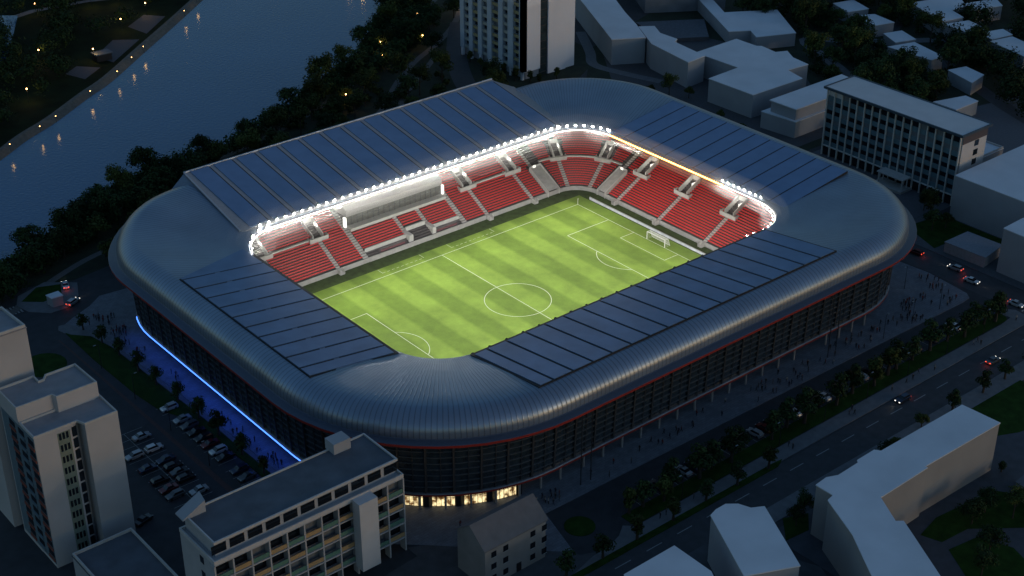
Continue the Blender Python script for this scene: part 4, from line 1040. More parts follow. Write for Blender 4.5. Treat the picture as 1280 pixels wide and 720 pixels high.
for k in range(11):
    for j, y in enumerate((-24.2, -19.6, -15.2)):
        z = 1.6 + 2.75 * k + j * .0
        m = MB(); m.box(-145.62, -145.4, y - 1.3, y + 1.5, z, z + .7); m.build('balcony', redb if (j != 1) else teal, tq)
        m = MB(); m.box(-145.5, -145.4, y - 1.2, y + 1.4, z + 1.0, z + 2.3); m.build('window', glass_dk, tq)
block('taller plain pale tower behind the stepped one, cut by the left edge', [(-136.4, -7.0), (-137, 3.3), (-146.5, 3.3), (-146.5, -7)], 46, wall=qw, roof=roof_grey, par=.6, name='plain_tower', cat='tower')
# pitched-roof house in front of the corner entrance
hn = thing('pitched_house', 'grey three-storey house with a plain pitched roof in front of the lit entrance', 'house')
hx0, hx1, hy0, hy1, he, hr = -81.6, -65.6, -87.2, -78.2, 10.2, 13.6; hy = (hy0 + hy1) / 2
hw_ = M('house_render', (.25, .235, .225), .85, nz=.15, scale=.3)
m = MB(); m.box(hx0, hx1, hy0, hy1, 0, he, 't')
for x in (hx0, hx1):
    m.face([(x, hy0, he), (x, hy1, he), (x, hy, hr)])
m.build('wall', hw_, hn)
m = MB()
for s_, ya in ((-1, hy0 - .4), (1, hy1 + .4)):
    zz = he - .3
    m.face([(hx0 - .4, ya, zz), (hx1 + .4, ya, zz), (hx1 + .4, hy, hr + .12), (hx0 - .4, hy, hr + .12)]); m.face([(hx0 - .4, ya, zz - .25), (hx1 + .4, ya, zz - .25), (hx1 + .4, ya, zz), (hx0 - .4, ya, zz)])
m.build('roof', tile_m, hn)
for k in range(3):
    for i in (0, 1, 3, 4):
        x = hx0 + 1.6 + i * 3.1 + (1 if i > 1 else 0); z = 1.2 + 3.0 * k
        w_ = MB(); w_.box(x, x + 1.3, hy0 - .06, hy0 + .1, z, z + 1.4); wo = w_.build('window', glass_dk, hn)
        w_ = MB(); w_.box(x - .08, x + 1.38, hy0 - .12, hy0 - .0, z - .1, z); w_.build('sill', conc, wo)
m = MB(); m.box(hx0 + 8.2, hx0 + 9.5, hy0 - .05, hy0 + .1, .1, 2.3); m.build('door', dark_m, hn)

# ------------------------------------------------------------------ trees
def tree_meshes(seed, h, r, n, mat, cs=.55, squash=.8):
    rnd = random.Random(seed)
    m = MB(); bz = h * .34
    m.tube([(0, 0, 0), (.08, .05, bz), (0, .1, h * .62)], [.26, .19, .08], 6)
    for k in range(5):
        a = k * 1.256 + rnd.random(); L = r * rnd.uniform(.45, .75)
        m.tube([(0, 0, bz + k * .25), (L * .5 * math.cos(a), L * .5 * math.sin(a), bz + .9 + k * .3), (L * math.cos(a), L * math.sin(a), bz + h * .2 + k * .3)], [.12, .08, .03], 5)
    tr = m.build('trunk', bark)
    cl = []
    for k in range(13):
        t = rnd.random() * 2 * PI; ph = rnd.uniform(-.5, 1); rr = r * (rnd.uniform(.25, .72) if h > 6 else rnd.uniform(.1, .5))
        cl.append((Vector((rr * math.cos(t) * math.sqrt(max(0, 1 - ph * ph * .6)), rr * math.sin(t) * math.sqrt(max(0, 1 - ph * ph * .6)), h * (.64 if h > 6 else .54) + ph * h * (.26 if h > 6 else .34))), r * rnd.uniform(.28, .5)))
    m = MB()
    for k in range(n):
        c, cr_ = rnd.choice(cl); d = Vector((rnd.gauss(0, 1), rnd.gauss(0, 1), rnd.gauss(0, 1))); d.normalize()
        p = c + d * cr_ * rnd.random() ** .35; p.z = c.z + (p.z - c.z) * squash
        nn = (d + Vector((rnd.uniform(-.7, .7), rnd.uniform(-.7, .7), rnd.uniform(-.2, .9)))).normalized()
        u_ = nn.cross(Vector((rnd.random(), rnd.random(), .3))).normalized(); v_ = nn.cross(u_); s_ = cs * rnd.uniform(.5, 1.1)
        m.face([p - u_ * s_ * .5 - v_ * s_ * .25, p + u_ * s_ * .5 - v_ * s_ * .3, p + u_ * s_ * .35 + v_ * s_ * .4, p - u_ * s_ * .4 + v_ * s_ * .3])
    return tr, m.build('crown', mat)
protos = []
for i, (h, r, n, mt) in enumerate(((10.5, 4.2, 1500, leaf_a), (9, 4.6, 1500, leaf_a), (12, 4.4, 1600, leaf_b), (8, 3.6, 1300, leaf_b), (5.0, 2.1, 900, leaf_a), (4.4, 1.9, 800, leaf_b))):
    protos.append(tree_meshes(11 + i, h, r, n, mt, .62 if h > 6 else .40))
used_proto = set()
def tree(x, y, kind, s, label, group, z=0):
    t = thing('tree', label, 'tree', (x, y, z), random.uniform(0, 6.28), group); t.scale = (s, s, s * random.uniform(.9, 1.1))
    for o in protos[kind]:
        if kind not in used_proto: c = o
        else: c = o.copy(); COL.objects.link(c)
        c.parent = t
    used_proto.add(kind)
    return t
def inside(p, P):
    x, y = p; r = False
    for i in range(len(P)):
        a, b_ = P[i - 1], P[i]
        if (a[1] > y) != (b_[1] > y) and x < (b_[0] - a[0]) * (y - a[1]) / (b_[1] - a[1]) + a[0]: r = not r
    return r
placed = []
avoid_lines = [([(40, 128), (53, 137), (69, 152), (87, 166), (106, 177), (127, 192)], 2.6), ([(84, 126), (92, 142), (102, 158), (116, 176), (130, 192)], 6), ([(-140, 62), (-105, 84), (-90, 93), (-72, 99), (-50, 100)], 3.5), ([(52, 160), (78, 177), (96, 192), (118, 208)], 2.2),
               ([(300, 40), (270, 50), (236, 74), (222, 88), (208, 60), (196, 40)], 4), ([(262, 76), (244, 40), (225, 2)], 4)]
def near_line(x, y):
    for L, w in avoid_lines:
        for i in range(len(L) - 1):
            a, b_ = Vector(L[i]), Vector(L[i + 1]); d = b_ - a; t = max(0, min(1, (Vector((x, y)) - a).dot(d) / d.length_squared))
            if (a + d * t - Vector((x, y))).length < w: return True
    return False
house_polys = [P for _, P, _ in HS]
def scatter(P, spacing, kinds, label, group, smin=.8, smax=1.15, maxn=400, houses=False):
    xs_ = [p[0] for p in P]; ys_ = [p[1] for p in P]; n = 0; tries = 0
    while tries < maxn * 12 and n < maxn:
        tries += 1; x = random.uniform(min(xs_), max(xs_)); y = random.uniform(min(ys_), max(ys_))
        if not inside((x, y), P) or near_line(x, y) or any((x - a) ** 2 + (y - b_) ** 2 < spacing ** 2 for a, b_ in placed): continue
        if houses and any(inside((x + dx, y + dy), Q) for Q in house_polys for dx in (-3.5, 0, 3.5) for dy in (-3.5, 0, 3.5)): continue
        placed.append((x, y)); tree(x, y, random.choice(kinds), random.uniform(smin, smax), label, group); n += 1
    return n
belt = [(x + 1.0, y - 3) for x, y in RB]
scatter(belt[16:] + [(128, 212), (102, 182), (62, 161), (22, 147), (-20, 130), (-60, 114), (-88, 101), (-112, 86), (-150, 60)], 5.6, (0, 0, 1, 2), 'dark leafy tree in the dense belt along the river bank', 'trees along the river bank', .95, 1.3, 112)
scatter([(-112, 92), (-95, 88), (-60, 86), (56, 94), (80, 105), (98, 128), (84, 150), (60, 158), (20, 145), (-20, 128), (-60, 112)], 7.6, (0, 1, 2, 3), 'dark tree in the park strip behind the main stand', 'trees in the park behind the stadium', .85, 1.2, 62)
scatter([(106, 162), (128, 172), (150, 225), (118, 222), (100, 190), (96, 160)], 8.0, (0, 1, 2), 'dark tree beside the access road to the white tower', 'trees near the white tower', .8, 1.1, 16)
scatter([(166, 16), (196, 12), (236, 24), (262, 34), (270, 60), (262, 110), (240, 130), (214, 118), (232, 106), (214, 80), (194, 60), (189, 42), (164, 24)], 7.4, (0, 1, 2, 3), 'leafy tree in the wood behind the glass office', 'trees in the wood behind the office', 1.0, 1.35, 72, True)
def wood_mass(name, P, n, rlo, rhi, hh, mat, zz=0, avoid=()):
    """one object: a far wood that reads as a single mass of foliage"""
    m = MB(); xs_ = [p[0] for p in P]; ys_ = [p[1] for p in P]; c = 0; tries = 0
    while c < n and tries < n * 30:
        tries += 1
        x = random.uniform(min(xs_), max(xs_)); y = random.uniform(min(ys_), max(ys_))
        if not inside((x, y), P) or near_line(x, y) or any((x - a) ** 2 + (y - b_) ** 2 < avoid_r ** 2 for a, b_, avoid_r in avoid): continue
        if any(inside((x + dx, y + dy), Q) for Q in house_polys for dx in (-3, 0, 3) for dy in (-3, 0, 3)): continue
        c += 1; r = random.uniform(rlo, rhi); h = hh * random.uniform(.7, 1.15)
        for k in range(int(60 * r)):
            d = Vector((random.gauss(0, 1), random.gauss(0, 1), random.gauss(0, 1))); d.normalize()
            f = 1 + .3 * math.sin(3 * math.atan2(d.y, d.x) + x) + .2 * math.sin(5 * d.z + y)
            p = Vector((x, y, zz + h * .6)) + Vector((d.x * r * f, d.y * r * f, d.z * h * .42 * f)) * random.random() ** .3
            if p.z < zz + .2: continue
            u_ = d.cross(Vector((random.random(), random.random(), .3))).normalized(); v_ = (d + Vector((random.uniform(-.5, .5),) * 3)).cross(u_).normalized(); q = random.uniform(.35, .85)
            m.face([p - u_ * q * .6 - v_ * q * .3, p + u_ * q * .6 - v_ * q * .35, p + u_ * q * .4 + v_ * q * .5, p - u_ * q * .5 + v_ * q * .4])
    return tag(m.build(name, mat), kind='stuff')
wood_mass('riverside_undergrowth', belt[16:] + [(128, 210), (100, 181), (60, 160), (20, 146), (-20, 129), (-60, 113), (-88, 100), (-112, 84), (-150, 58)], 420, 2.0, 3.6, 6.5, leaf_a)
wood_mass('park_undergrowth', [(-95, 90), (-60, 88), (56, 96), (80, 107), (98, 128), (84, 150), (60, 158), (20, 144), (-20, 127), (-60, 111)], 150, 1.0, 2.2, 2.4, leaf_b)
wood_mass('wood_undergrowth', [(160, 12), (196, 10), (236, 24), (262, 34), (270, 60), (262, 110), (240, 130), (214, 118), (232, 106), (214, 80), (192, 60), (188, 42), (160, 22)], 150, 1.8, 3.2, 4.5, leaf_a)
wood_mass('far_suburb_wood', [(212, -20), (240, -2), (300, 10), (330, 60), (320, 130), (262, 112), (256, 60), (240, 24)], 230, 2.6, 4.6, 10, leaf_a)
lampxy = [(-43.4, 218, 6), (-23.3, 253, 6), (17, 266, 5), (34, 278, 5), (31, 297, 6), (21, 301, 6), (-1, 306, 7), (-7, 241, 5), (-14, 233, 7), (5, 247, 9), (30, 267, 8), (-30, 225, 5), (8, 257, 6)]
wood_mass('far_bank_wood', [(x - 6, y + 9) for x, y in LB[14:]] + [(130, 390), (60, 450), (-100, 420), (-220, 300)], 560, 3.0, 5.5, 8, leaf_a, 1.4, lampxy)
for x, y, k, s in ((127, -41.5, 2, .85), (121.5, -46.5, 0, .75), (131, -36.5, 1, .7), (126, -48, 3, .7)): tree(x, y, k, s, 'dark tree between the glass office and the small grey shed', 'trees beside the office corner', .1)
for x, y, k, s in ((137, 79, 2, .75), (132, 84, 3, .7), (142, 74, 3, .6), (128, 92, 3, .6), (120, 101, 3, .55), (136, 53, 3, .5), (133, 40, 3, .5)): tree(x, y, k, s, 'small tree on the verge behind the eastern roof edge', 'trees behind the east stand', .0)
for x, y in ((108.5, 122.5), (105, 127), (104.6, 133), (104.2, 139), (104, 146), (104.4, 153), (110, 119), (118, 118.5)): tree(x, y, 5, random.uniform(.8, 1.2), 'low bushy tree at the foot of the white tower', 'bushes at the foot of the tower')
for x, y in ((-98.2, 60.8), (-97.4, 51.6), (-96.8, 43), (-96.6, 33), (-96.2, 24.4), (-95.6, 14.5), (-95.5, 4.6), (-95.4, -4.8), (-95.2, -15), (-95.2, -24.4), (-95.2, -34)): tree(x, y, random.choice((4, 5)), random.uniform(1.0, 1.35), 'small round tree in the row between the west plaza and the car park', 'row of small trees along the west verge', .14)
for x, y in ((93.6, -88.3), (86.4, -89), (83.4, -88), (71.6, -88), (64.3, -88), (50.5, -88), (46.6, -88.4), (19.1, -87.6), (9.5, -87.6), (-6.3, -87), (-16.3, -87.6), (-38, -88), (-42, -87.8), (33, -88.2), (57, -88), (90, -90), (77, -89.6), (40, -89.4), (26, -89), (14, -89.2), (3, -88.8), (-11, -89), (-21, -88.6), (-33, -89.4), (-29, -87.6)): tree(x, y, random.choice((4, 4, 5)), random.uniform(1.4, 1.95), 'small dark tree in the green verge beside the parking bays', 'trees in the long green verge', .14)
for x, y in ((-66.5, -94.8), (-56.6, -95.2), (-46.8, -95.3), (-36.4, -95.6), (-25.8, -95.2), (-16.4, -95.8), (-6.3, -96)): tree(x, y, random.choice((4, 5)), random.uniform(1.2, 1.5), 'small round tree in the narrow roadside verge by the boulevard', 'round trees along the boulevard', .15)
for x, y, k, s in ((-13.5, -112.4, 1, .62), (-17.5, -113.8, 0, .55), (16.5, -111, 1, .55), (21.5, -109.8, 3, .5), (34, -108, 3, .55), (45.5, -108.5, 4, 1.2), (58, -108.4, 4, 1.3), (67.5, -108.2, 4, 1.2), (78, -109, 1, .6)): tree(x, y, k, s, 'dark tree on the far pavement beyond the boulevard', 'trees beyond the boulevard', .12)
for x, y, k, s in ((12, -137.5, 1, .75), (17.5, -137, 0, .7), (20.5, -142, 2, .7), (6, -146, 0, .75), (-1, -149, 1, .7), (25, -150, 0, .7), (33.2, -130.5, 4, .7), (-33, -123.5, 4, .8), (-88, -104, 0, .6), (-92, -108, 1, .55), (-83, -99.5, 3, .55)): tree(x, y, k, s, 'dark tree in the courtyard gardens at the lower edge', 'courtyard trees', .1)

# ------------------------------------------------------------------ lamps in the park and on the banks
lp_pole = MB(); lp_pole.tube([(0, 0, 0), (0, 0, 5)], .07, 6); lpo = lp_pole.build('pole', dark_m)
lh = MB(); lh.ball((0, 0, 5.15), .26, 8, 6); lho = lh.build('lamp_globe', lamp_m)
first_lamp = [True]
def lamp(x, y, z, label, group, e=120, s=1):
    t = thing('street_lamp', label, 'street lamp', (x, y, z), group=group); t.scale = (s, s, s)
    for o in (lpo, lho):
        c = o if first_lamp[0] else o.copy()
        if not first_lamp[0]: COL.objects.link(c)
        c.parent = t
    first_lamp[0] = False
    L = bpy.data.lights.new('lamp_light', 'POINT'); L.energy = e; L.color = (1, .62, .22); L.shadow_soft_size = .3
    o = bpy.data.objects.new('lamp_light', L); COL.objects.link(o); o.parent = t; o.location = (0, 0, 4.6)
for x, y, l in ((-43.4, 218, 'street lamp near the quay wall on the far bank, nearest of them'), (-23.3, 253, 'street lamp on the dark lawn beside the far pond'), (17, 266, 'street lamp at the end of the middle paved court on the far bank'), (34, 278, 'street lamp beside the uppermost paved court on the far bank'), (31, 297, 'lamp on the far road, furthest to the right'), (21, 301, 'lamp on the far road, second from the right'), (-1, 306, 'lamp on the far road beside the pond'), (-7, 241, 'lamp beside the small dark hut on the far bank')):
    lamp(x, y, 1.5, l, 'lamps on the far bank', 420)
for x, y, l in ((43, 146, 'warm street lamp among the trees just behind the main-stand roof'), (84, 183, 'lamp on the riverside path, near the water'), (101, 178.5, 'lamp beside the park path, middle of the park'), (115, 201, 'pale lamp where the paths meet under the trees'), (139, 203, 'lamp at the top of the tower access road'), (76, 170, 'lamp low in the park between two paths'), (-66, 116, 'lamp in the dark trees at the left river bend')):
    lamp(x, y, 0, l, 'lamps in the riverside park', 260, .9)
for k, (x, y) in enumerate(((-66, 181), (-52, 189), (-44, 194), (-24.5, 208), (-8, 220), (3, 230), (12, 238), (45, 266), (57, 277.5))):
    lamp(x, y, 1.5, 'low quayside lamp standing on the far river wall', 'lamps along the far quay', 40, .5)
for k, (x, y) in enumerate(((130, 262), (128, 270), (140, 285), (120, 322), (108, 335), (95, 340))):
    lamp(x, y, 1.5, 'small lamp on the shore at the far end of the river', 'lamps at the far shore', 300, .9)
hut = thing('park_hut', 'small dark hut with a lit side at the paved court on the far bank', 'hut', (-3.5, 241.5, 1.5))
m = MB(); m.box(-3, 3, -2, 2, 0, 2.6); f = m.build('wall', dark_m); f.parent = hut
m = MB(); m.box(-3.4, 3.4, -2.4, 2.4, 2.6, 2.9); f = m.build('roof', roof_dark); f.parent = hut

# ------------------------------------------------------------------ people
def cloth(name, c): return M(name, c, .85, nz=.2, scale=6)
skin = cloth('skin', (.36, .21, .15)); hair = cloth('hair', (.02, .015, .012))
tops = [cloth('jacket_black', (.012, .013, .017)), cloth('jacket_navy', (.02, .025, .05)), cloth('jacket_grey', (.07, .07, .075)), cloth('jacket_red', (.16, .02, .02)), cloth('jacket_pale', (.30, .29, .28))]
legs_ = [cloth('trousers_dark', (.012, .012, .016)), cloth('jeans', (.025, .035, .06))]
POSES = {
 'stand': dict(kL=(.10, .0, .50), fL=(.11, .0, .06), kR=(-.10, .0, .50), fR=(-.11, .02, .06), hL=(.26, .04, .80), eL=(.25, -.02, 1.08), hR=(-.26, .04, .80), eR=(-.25, -.02, 1.08)),
 'walk': dict(kL=(.09, .16, .50), fL=(.09, .26, .07), kR=(-.09, .02, .48), fR=(-.09, -.30, .12), hL=(.24, -.20, .86), eL=(.25, -.12, 1.10), hR=(-.24, .24, .90), eR=(-.25, .05, 1.08)),
 'walk2': dict(kL=(.09, -.02, .48), fL=(.09, -.26, .12), kR=(-.09, .18, .50), fR=(-.09, .24, .07), hL=(.24, .24, .92), eL=(.25, .05, 1.08), hR=(-.24, -.18, .86), eR=(-.25, -.12, 1.1)),
 'phone': dict(kL=(.12, .02, .50), fL=(.15, .0, .06), kR=(-.10, .0, .50), fR=(-.11, .05, .06), hL=(.12, .30, 1.22), eL=(.25, .06, 1.08), hR=(-.26, .03, .80), eR=(-.26, -.02, 1.08))}
def person_mesh(pose, top, leg):
    P = POSES[pose]
    V = [(0, 0, .95), (0, 0, 1.15), (0, 0, 1.38), (0, .01, 1.50), (0, .02, 1.64), (0, .02, 1.72)]
    R = [.15, .135, .16, .06, .095, .075]; Ed = [(i, i + 1) for i in range(5)]
    for s_, k, f_ in ((1, 'kL', 'fL'), (-1, 'kR', 'fR')):
        b0 = len(V); V += [(.09 * s_, 0, .88), P[k], P[f_], (P[f_][0], P[f_][1] + .15, .05)]; R += [.105, .07, .05, .045]; Ed += [(0, b0), (b0, b0 + 1), (b0 + 1, b0 + 2), (b0 + 2, b0 + 3)]
    for s_, e_, h_ in ((1, 'eL', 'hL'), (-1, 'eR', 'hR')):
        b0 = len(V); V += [(.19 * s_, 0, 1.40), P[e_], P[h_]]; R += [.062, .048, .035]; Ed += [(2, b0), (b0, b0 + 1), (b0 + 1, b0 + 2)]
    me = bpy.data.meshes.new('person_skeleton'); me.from_pydata(V, Ed, []); o = bpy.data.objects.new('tmp', me); COL.objects.link(o)
    md = o.modifiers.new('s', 'SKIN'); sv = me.skin_vertices[0].data
    for i, r in enumerate(R): sv[i].radius = (r, r * (.72 if i < 3 else 1))
    sv[0].use_root = True
    sd = o.modifiers.new('d', 'SUBSURF'); sd.levels = 1; sd.render_levels = 1
    dg = bpy.context.evaluated_depsgraph_get(); out = bpy.data.meshes.new_from_object(o.evaluated_get(dg)); bpy.data.objects.remove(o)
    out.materials.clear()
    for m_ in (top, leg, skin, hair): out.materials.append(m_)
    for p in out.polygons:
        z = p.center.z; c = p.center; lat = abs(c.x)
        if z > 1.5: mi_ = 3 if (z > 1.70 or (c.y < .0 and z > 1.58)) else 2
        elif z < .9 and not (lat > .2 and z > .74): mi_ = 1
        elif (Vector(c) - Vector(P['hL'])).length < .08 or (Vector(c) - Vector(P['hR'])).length < .08: mi_ = 2
        else: mi_ = 0
        p.material_index = mi_; p.use_smooth = True
    return out
cn = ['black', 'navy', 'grey', 'red', 'pale']
PM = []
for ti, tp in enumerate(tops):
    for pi, ps in enumerate(('stand', 'walk', 'walk2', 'phone')):
        if ti in (3, 4) and pi > 1: continue
        PM.append((person_mesh(ps, tp, legs_[(ti + pi) % 2]), cn[ti], ps))
pplaced = []
def person(x, y, place, group, z=.12, i=None):
    me, c, ps = random.choice(PM) if i is None else PM[i]
    o = bpy.data.objects.new('person', me); COL.objects.link(o); o.location = (x, y, z); o.rotation_euler = (0, 0, random.uniform(0, 6.28)); s = random.uniform(.94, 1.05); o.scale = (s, s, s)
    act = {'stand': 'standing', 'walk': 'walking', 'walk2': 'walking', 'phone': 'holding a phone'}[ps]
    tag(o, 'person in a %s jacket %s %s' % (c, act, place), 'person', 'people in %s jackets %s %s' % (c, act, place))
    pplaced.append((x, y))
def crowd(P, n, place, group, z=.12, md=.7):
    xs_ = [p[0] for p in P]; ys_ = [p[1] for p in P]; k = 0; seeds_ = []
    while k < n:
        if seeds_ and random.random() < .55:
            a = random.choice(seeds_); x, y = a[0] + random.gauss(0, 1.1), a[1] + random.gauss(0, 1.1)
        else: x = random.uniform(min(xs_), max(xs_)); y = random.uniform(min(ys_), max(ys_))
        if not inside((x, y), P) or any((x - a) ** 2 + (y - b_) ** 2 < md ** 2 for a, b_ in pplaced): continue
        person(x, y, place, group, z); seeds_.append((x, y)); k += 1
crowd([(60, -71.5), (72, -71), (86, -66), (97.5, -60), (96.4, -75), (92, -77.4), (60, -77)], 62, 'on the east plaza', 'e')
crowd([(10, -70.5), (58, -71), (58, -76.8), (10, -76.4)], 46, 'on the plaza along the colonnade', 's')
crowd([(-40, -70.5), (10, -70.5), (10, -76), (-40, -75.6)], 20, 'in front of the glazed south front', 'sw')
crowd([(-78, -60), (-70, -66), (-58, -70.5), (-42, -71.5), (-46, -75.2), (-62, -75.5), (-80, -65)], 18, 'outside the lit corner entrance', 'c')
crowd([(-93.5, 66), (-89, 62), (-90, 48), (-94.3, 44), (-94.2, 56), (-97, 63)], 36, 'on the north end of the west plaza', 'w')
crowd([(-94.2, 42), (-90.2, 42), (-90, -30), (-92.2, -30)], 44, 'on the blue-lit west plaza', 'w2')
crowd([(20, -92.2), (95, -92.4), (95, -95.4), (20, -95.2)], 12, 'on the pavement beside the boulevard', 'p', .13)
crowd([(-44, -92.6), (20, -92.4), (20, -95.0), (-44, -94.8)], 9, 'on the pavement near the round trees', 'p', .13)

# ------------------------------------------------------------------ cars
def car_body(n_paint, kind=0):
    """hatchback / saloon, length 4.4 along x, returns list of (name, mesh object)"""
    L = 2.15; W = .87
    prof = [(-2.15, .30), (-2.18, .62), (-2.05, .88), (-1.30, .96), (1.05, .90), (1.95, .78), (2.18, .58), (2.15, .28)] if kind else [(-2.1, .3), (-2.16, .7), (-2.1, 1.0), (-1.9, 1.02), (1.0, .94), (1.9, .8), (2.12, .58), (2.1, .28)]
    m = MB(); n = len(prof)
    def sec(w, sh): return [(x * sh, w, z) for x, z in prof]
    secs = [(-W, .94, .93), (-W * .9, 1, 1), (W * .9, 1, 1), (W, .94, .93)]
    S = [[(x * a, y, .3 + (z - .3) * b_) for x, z in prof] for y, a, b_ in secs]
    for i in range(3):
        for k in range(n - 1): m.face([S[i][k], S[i + 1][k], S[i + 1][k + 1], S[i][k + 1]])
        m.face([S[i][-1], S[i + 1][-1], S[i + 1][0], S[i][0]])
    m.face(S[0]); m.face(S[-1][::-1])
    body = m.build('body', n_paint)
    cab = [(-1.25, .94), (-.75, 1.42), (.35, 1.44), (1.05, .92)] if kind else [(-2.0, 1.0), (-1.6, 1.46), (.3, 1.48), (1.0, .94)]
    m = MB(); a = [(x, -.76, z) for x, z in (cab[0], cab[3])]
    lo = [(cab[0][0], -.78, cab[0][1]), (cab[3][0], -.78, cab[3][1]), (cab[3][0], .78, cab[3][1]), (cab[0][0], .78, cab[0][1])]
    hi = [(cab[1][0], -.62, cab[1][1]), (cab[2][0], -.62, cab[2][1]), (cab[2][0], .62, cab[2][1]), (cab[1][0], .62, cab[1][1])]
    for i in range(4): m.face([lo[i], lo[(i + 1) % 4], hi[(i + 1) % 4], hi[i]])
    win = m.build('windows', glass_dk)
    m = MB(); m.prism([(p[0], p[1]) for p in hi], cab[1][1] - .01, cab[1][1] + .04); rf = m.build('roof', n_paint)
    ws = []
    for x in (-1.35, 1.35):
        for y in (-.8, .8):
            m = MB(); N = 12; r = .32
            A = [(x + r * math.cos(2 * PI * k / N), y - .11, .32 + r * math.sin(2 * PI * k / N)) for k in range(N)]; B = [(p[0], y + .11, p[2]) for p in A]
            for k in range(N): m.face([A[k], A[(k + 1) % N], B[(k + 1) % N], B[k]])
            m.face(A); m.face(B[::-1]); ws.append(m.build('wheel', dark_m))
    hl = []
    for y in (-.62, .62):
        m = MB(); m.box(2.08, 2.17, y - .16, y + .16, .58, .72); hl.append(m.build('headlight', bpy.data.materials.get('headlight_off') or M('headlight_off', (.6, .6, .6), .2)))
        m = MB(); m.box(-2.2, -2.1, y - .16, y + .16, .7, .84); hl.append(m.build('tail_light', bpy.data.materials.get('tail_off') or M('tail_off', (.25, .01, .01), .3)))
    return [body, win, rf] + ws + hl
paints = {c: M('paint_' + c, v, .3, metal=.3, nz=.03, coat=.5) for c, v in (('white', (.6, .6, .6)), ('silver', (.36, .37, .38)), ('black', (.012, .012, .014)), ('dark blue', (.015, .025, .06)), ('dark red', (.14, .012, .012)), ('grey', (.09, .095, .1)))}
CARP = {}
def car(x, y, rz, color, label, group, kind=0, z=.012):
    t = thing('parked_car' if 'driving' not in label else 'car', label, 'car', (x, y, z), rz, group)
    key = (color, kind)
    if key not in CARP:
        CARP[key] = car_body(paints[color], kind)
        for o in CARP[key]: o.parent = t
    else:
        for o in CARP[key]: c = o.copy(); COL.objects.link(c); c.parent = t
    return t
ORD = ['first', 'second', 'third', 'fourth', 'fifth', 'sixth', 'seventh', 'eighth', 'ninth', 'tenth', 'eleventh', 'twelfth', 'thirteenth', 'fourteenth', 'fifteenth', 'sixteenth']
row1 = [(12.7, 'white'), (6.2, 'silver'), (-.6, 'black'), (-7.0, 'dark red'), (-10.6, 'white'), (-13.8, 'black'), (-20.2, 'dark blue'), (-23.6, 'grey'), (2.8, 'grey'), (-3.8, 'black')]
for i, (y, c) in enumerate(sorted(row1, reverse=True)): car(-99.0, y, PI + random.uniform(-.04, .04), c, '%s car parked beside the west verge, %s from the top of its row' % (c, ORD[i]), 'cars parked beside the west verge', i % 2)
row2 = [(5.5, 'silver'), (-.6, 'white'), (-9.8, 'black'), (-15.6, 'black'), (-21.6, 'silver'), (-6.4, 'dark blue'), (-12.6, 'grey')]
for i, (y, c) in enumerate(sorted(row2, reverse=True)): car(-109.9, y + .4, random.choice((0, PI)), c, '%s car in the inner car park row nearer the stadium, %s from the top' % (c, ORD[i]), 'cars in the inner car park row', (i + 1) % 2)
row3 = [(-.6, 'silver'), (-7.0, 'dark blue'), (-12.8, 'black'), (-16.8, 'dark red'), (-19.8, 'grey')]
for i, (y, c) in enumerate(sorted(row3, reverse=True)): car(-114.8, y + .4, random.choice((0, PI)), c, '%s car in the car park row nearest the left tower, %s from the top' % (c, ORD[i]), 'cars in the row nearest the tower', i % 2)
car(-124.4, -23, .3, 'black', 'black car standing alone between the tower and the low building', None, 1)
row4 = [(-22.6, 'silver'), (-19.7, 'dark blue'), (-16.8, 'grey'), (1.0, 'silver'), (4.2, 'dark red'), (7, 'black'), (14.6, 'white'), (25.4, 'white'), (22.4, 'black'), (39.8, 'silver'), (42.8, 'black'), (58.2, 'dark blue'), (61.2, 'grey'), (68.6, 'grey'), (78.2, 'white'), (-31, 'grey')]
for i, (x, c) in enumerate(sorted(row4)): car(x + .5, -84.8, PI / 2 + random.uniform(-.04, .04), c, '%s car parked along the long green verge, %s from the left' % (c, ORD[i]), 'cars parked along the south verge', i % 2)
# cars under way with their lights on
tail_on = E('tail_light_on', (1, .10, .05), 2.2); head_on = E('headlight_on', (1, .93, .82), 2.5)
def moving(x, y, rz, color, label, kind=0):
    t = car(x, y, rz, color, label, None, kind)
    for c in t.children:
        pass
    for o in list(t.children):
        if o.name.startswith('tail_light') or o.name.startswith('headlight'):
            on = tail_on if o.name.startswith('tail_light') else head_on
            me = o.data.copy(); me.materials.clear(); me.materials.append(on); o.data = me
    L = bpy.data.lights.new('headlight_beam', 'SPOT'); L.energy = 50; L.spot_size = 1.0; L.spot_blend = .7; L.color = (1, .93, .8)
    o = bpy.data.objects.new('headlight_beam', L); COL.objects.link(o); o.parent = t; o.location = (2.2, 0, .8); o.rotation_euler = (PI / 2 - .12, 0, -PI / 2)
    L = bpy.data.lights.new('tail_glow', 'POINT'); L.energy = 12; L.color = (1, .08, .04); L.shadow_soft_size = .3
    o = bpy.data.objects.new('tail_glow', L); COL.objects.link(o); o.parent = t; o.location = (-2.7, 0, .7)
moving(106.4, -65.6, PI * .53, 'silver', 'silver car with red tail lights driving away on the east street')
moving(103.6, -73, -PI * .46, 'white', 'white car with bright headlights driving on the east street toward the crossing', 1)
moving(105.8, -52.5, PI * .53, 'dark red', 'dark red car driving along the east street past the plaza edge')
moving(101.8, -88.5, -PI * .48, 'white', 'white car waiting with headlights on at the crosswalk', 1)
moving(72, -101.6, 0, 'grey', 'grey car with lit tail lights driving right on the boulevard', 1)
moving(40, -98.0, PI, 'dark blue', 'dark blue car driving left on the near boulevard lane')
moving(-94.0, 75.8, .5, 'silver', 'silver car driving past the traffic island kiosk')
moving(-91.5, 86, 1.3, 'white', 'white car driving up the road behind the west plaza', 1)
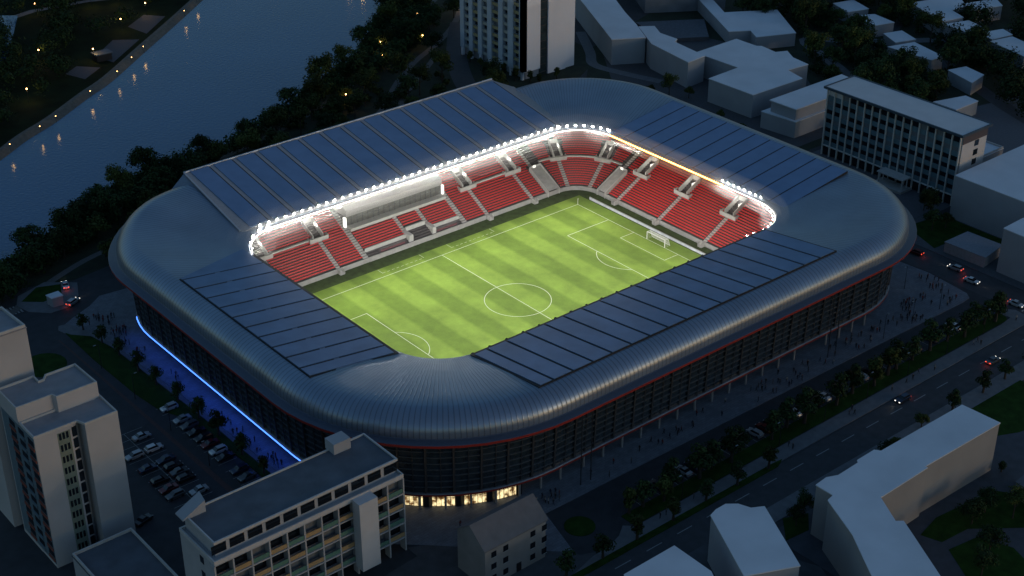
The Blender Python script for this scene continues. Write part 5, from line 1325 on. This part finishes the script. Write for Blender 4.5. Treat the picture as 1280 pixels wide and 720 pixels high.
# plaza lamp posts
pp = MB(); pp.tube([(0, 0, 0), (0, 0, 7)], [.09, .05], 6); pp.bar((0, 0, 7), (1.0, 0, 7.1), .08); ppo = pp.build('pole', dark_m)
ph = MB(); ph.box(.6, 1.3, -.12, .12, 7.02, 7.14); pho = ph.build('lamp_head', steel)
fst = True
for x, y, l, g_ in [(60 + 6 * k, -76.6, 'tall unlit lamp post at the edge of the east plaza', 'lamp posts at the plaza edge') for k in range(0, 6, 2)] + [(86, -63.5, 'tall unlit lamp post in the middle of the east plaza crowd', None)] + [(-30 + 16 * k, -91.9, 'tall unlit lamp post along the boulevard pavement', 'lamp posts along the pavement') for k in range(8)] + [(-103.2, 40 - 18 * k, 'tall unlit lamp post beside the west car park road', 'lamp posts beside the west road') for k in range(4)]:
    t = thing('lamp_post', l, 'lamp post', (x, y, .12), random.choice((0, PI)), g_)
    for o in (ppo, pho):
        c = o if fst else o.copy()
        if not fst: COL.objects.link(c)
        c.parent = t
    fst = False

# ------------------------------------------------------------------ light, sky, camera
W = bpy.data.worlds.new('World'); sc.world = W; W.use_nodes = True; nt = W.node_tree; bg = nt.nodes['Background']
sky = nt.nodes.new('ShaderNodeTexSky'); sky.sky_type = 'NISHITA'; sky.sun_disc = False
SUN_EL, SUN_AZ = math.radians(4), math.radians(-62)       # azimuth measured from +X towards +Y
sky.sun_elevation = SUN_EL; sky.sun_rotation = PI / 2 - SUN_AZ; sky.air_density = 1.2; sky.dust_density = .6; sky.ozone_density = 2.6
tint = nt.nodes.new('ShaderNodeMix'); tint.data_type = 'RGBA'; tint.blend_type = 'MULTIPLY'; tint.inputs[0].default_value = 1; tint.inputs[7].default_value = (.88, .97, 1.10, 1)
nt.links.new(sky.outputs[0], tint.inputs[6]); nt.links.new(tint.outputs[2], bg.inputs[0]); bg.inputs[1].default_value = .205
S = bpy.data.lights.new('sun', 'SUN'); S.energy = .13; S.angle = math.radians(3); S.color = (1, .92, .86)
so = bpy.data.objects.new('sun', S); COL.objects.link(so)
sd_ = Vector((math.cos(SUN_AZ) * math.cos(math.radians(9)), math.sin(SUN_AZ) * math.cos(math.radians(9)), math.sin(math.radians(9))))
so.rotation_euler = sd_.to_track_quat('Z', 'Y').to_euler()
cam = bpy.data.cameras.new('camera'); co_ = bpy.data.objects.new('camera', cam); COL.objects.link(co_); sc.camera = co_
yaw, pit = 0.8771448788803117, 0.5056439595834714
co_.location = (-227.26648, -270.81547, 199.53173)
dv = Vector((math.cos(yaw) * math.cos(pit), math.sin(yaw) * math.cos(pit), -math.sin(pit)))
co_.rotation_euler = dv.to_track_quat('-Z', 'Y').to_euler()
cam.sensor_width = 36; cam.lens = 36 * 1861.43 / 1280; cam.clip_start = 1; cam.clip_end = 5000
sc.view_settings.view_transform = 'Standard'; sc.view_settings.look = 'None'; sc.view_settings.exposure = 0
cy = sc.cycles
cy.use_denoising = True; cy.max_bounces = 5; cy.diffuse_bounces = 3; cy.glossy_bounces = 3; cy.transmission_bounces = 2; cy.sample_clamp_indirect = 4; cy.sample_clamp_direct = 0
cy.use_light_tree = True; cy.caustics_reflective = False; cy.caustics_refractive = False
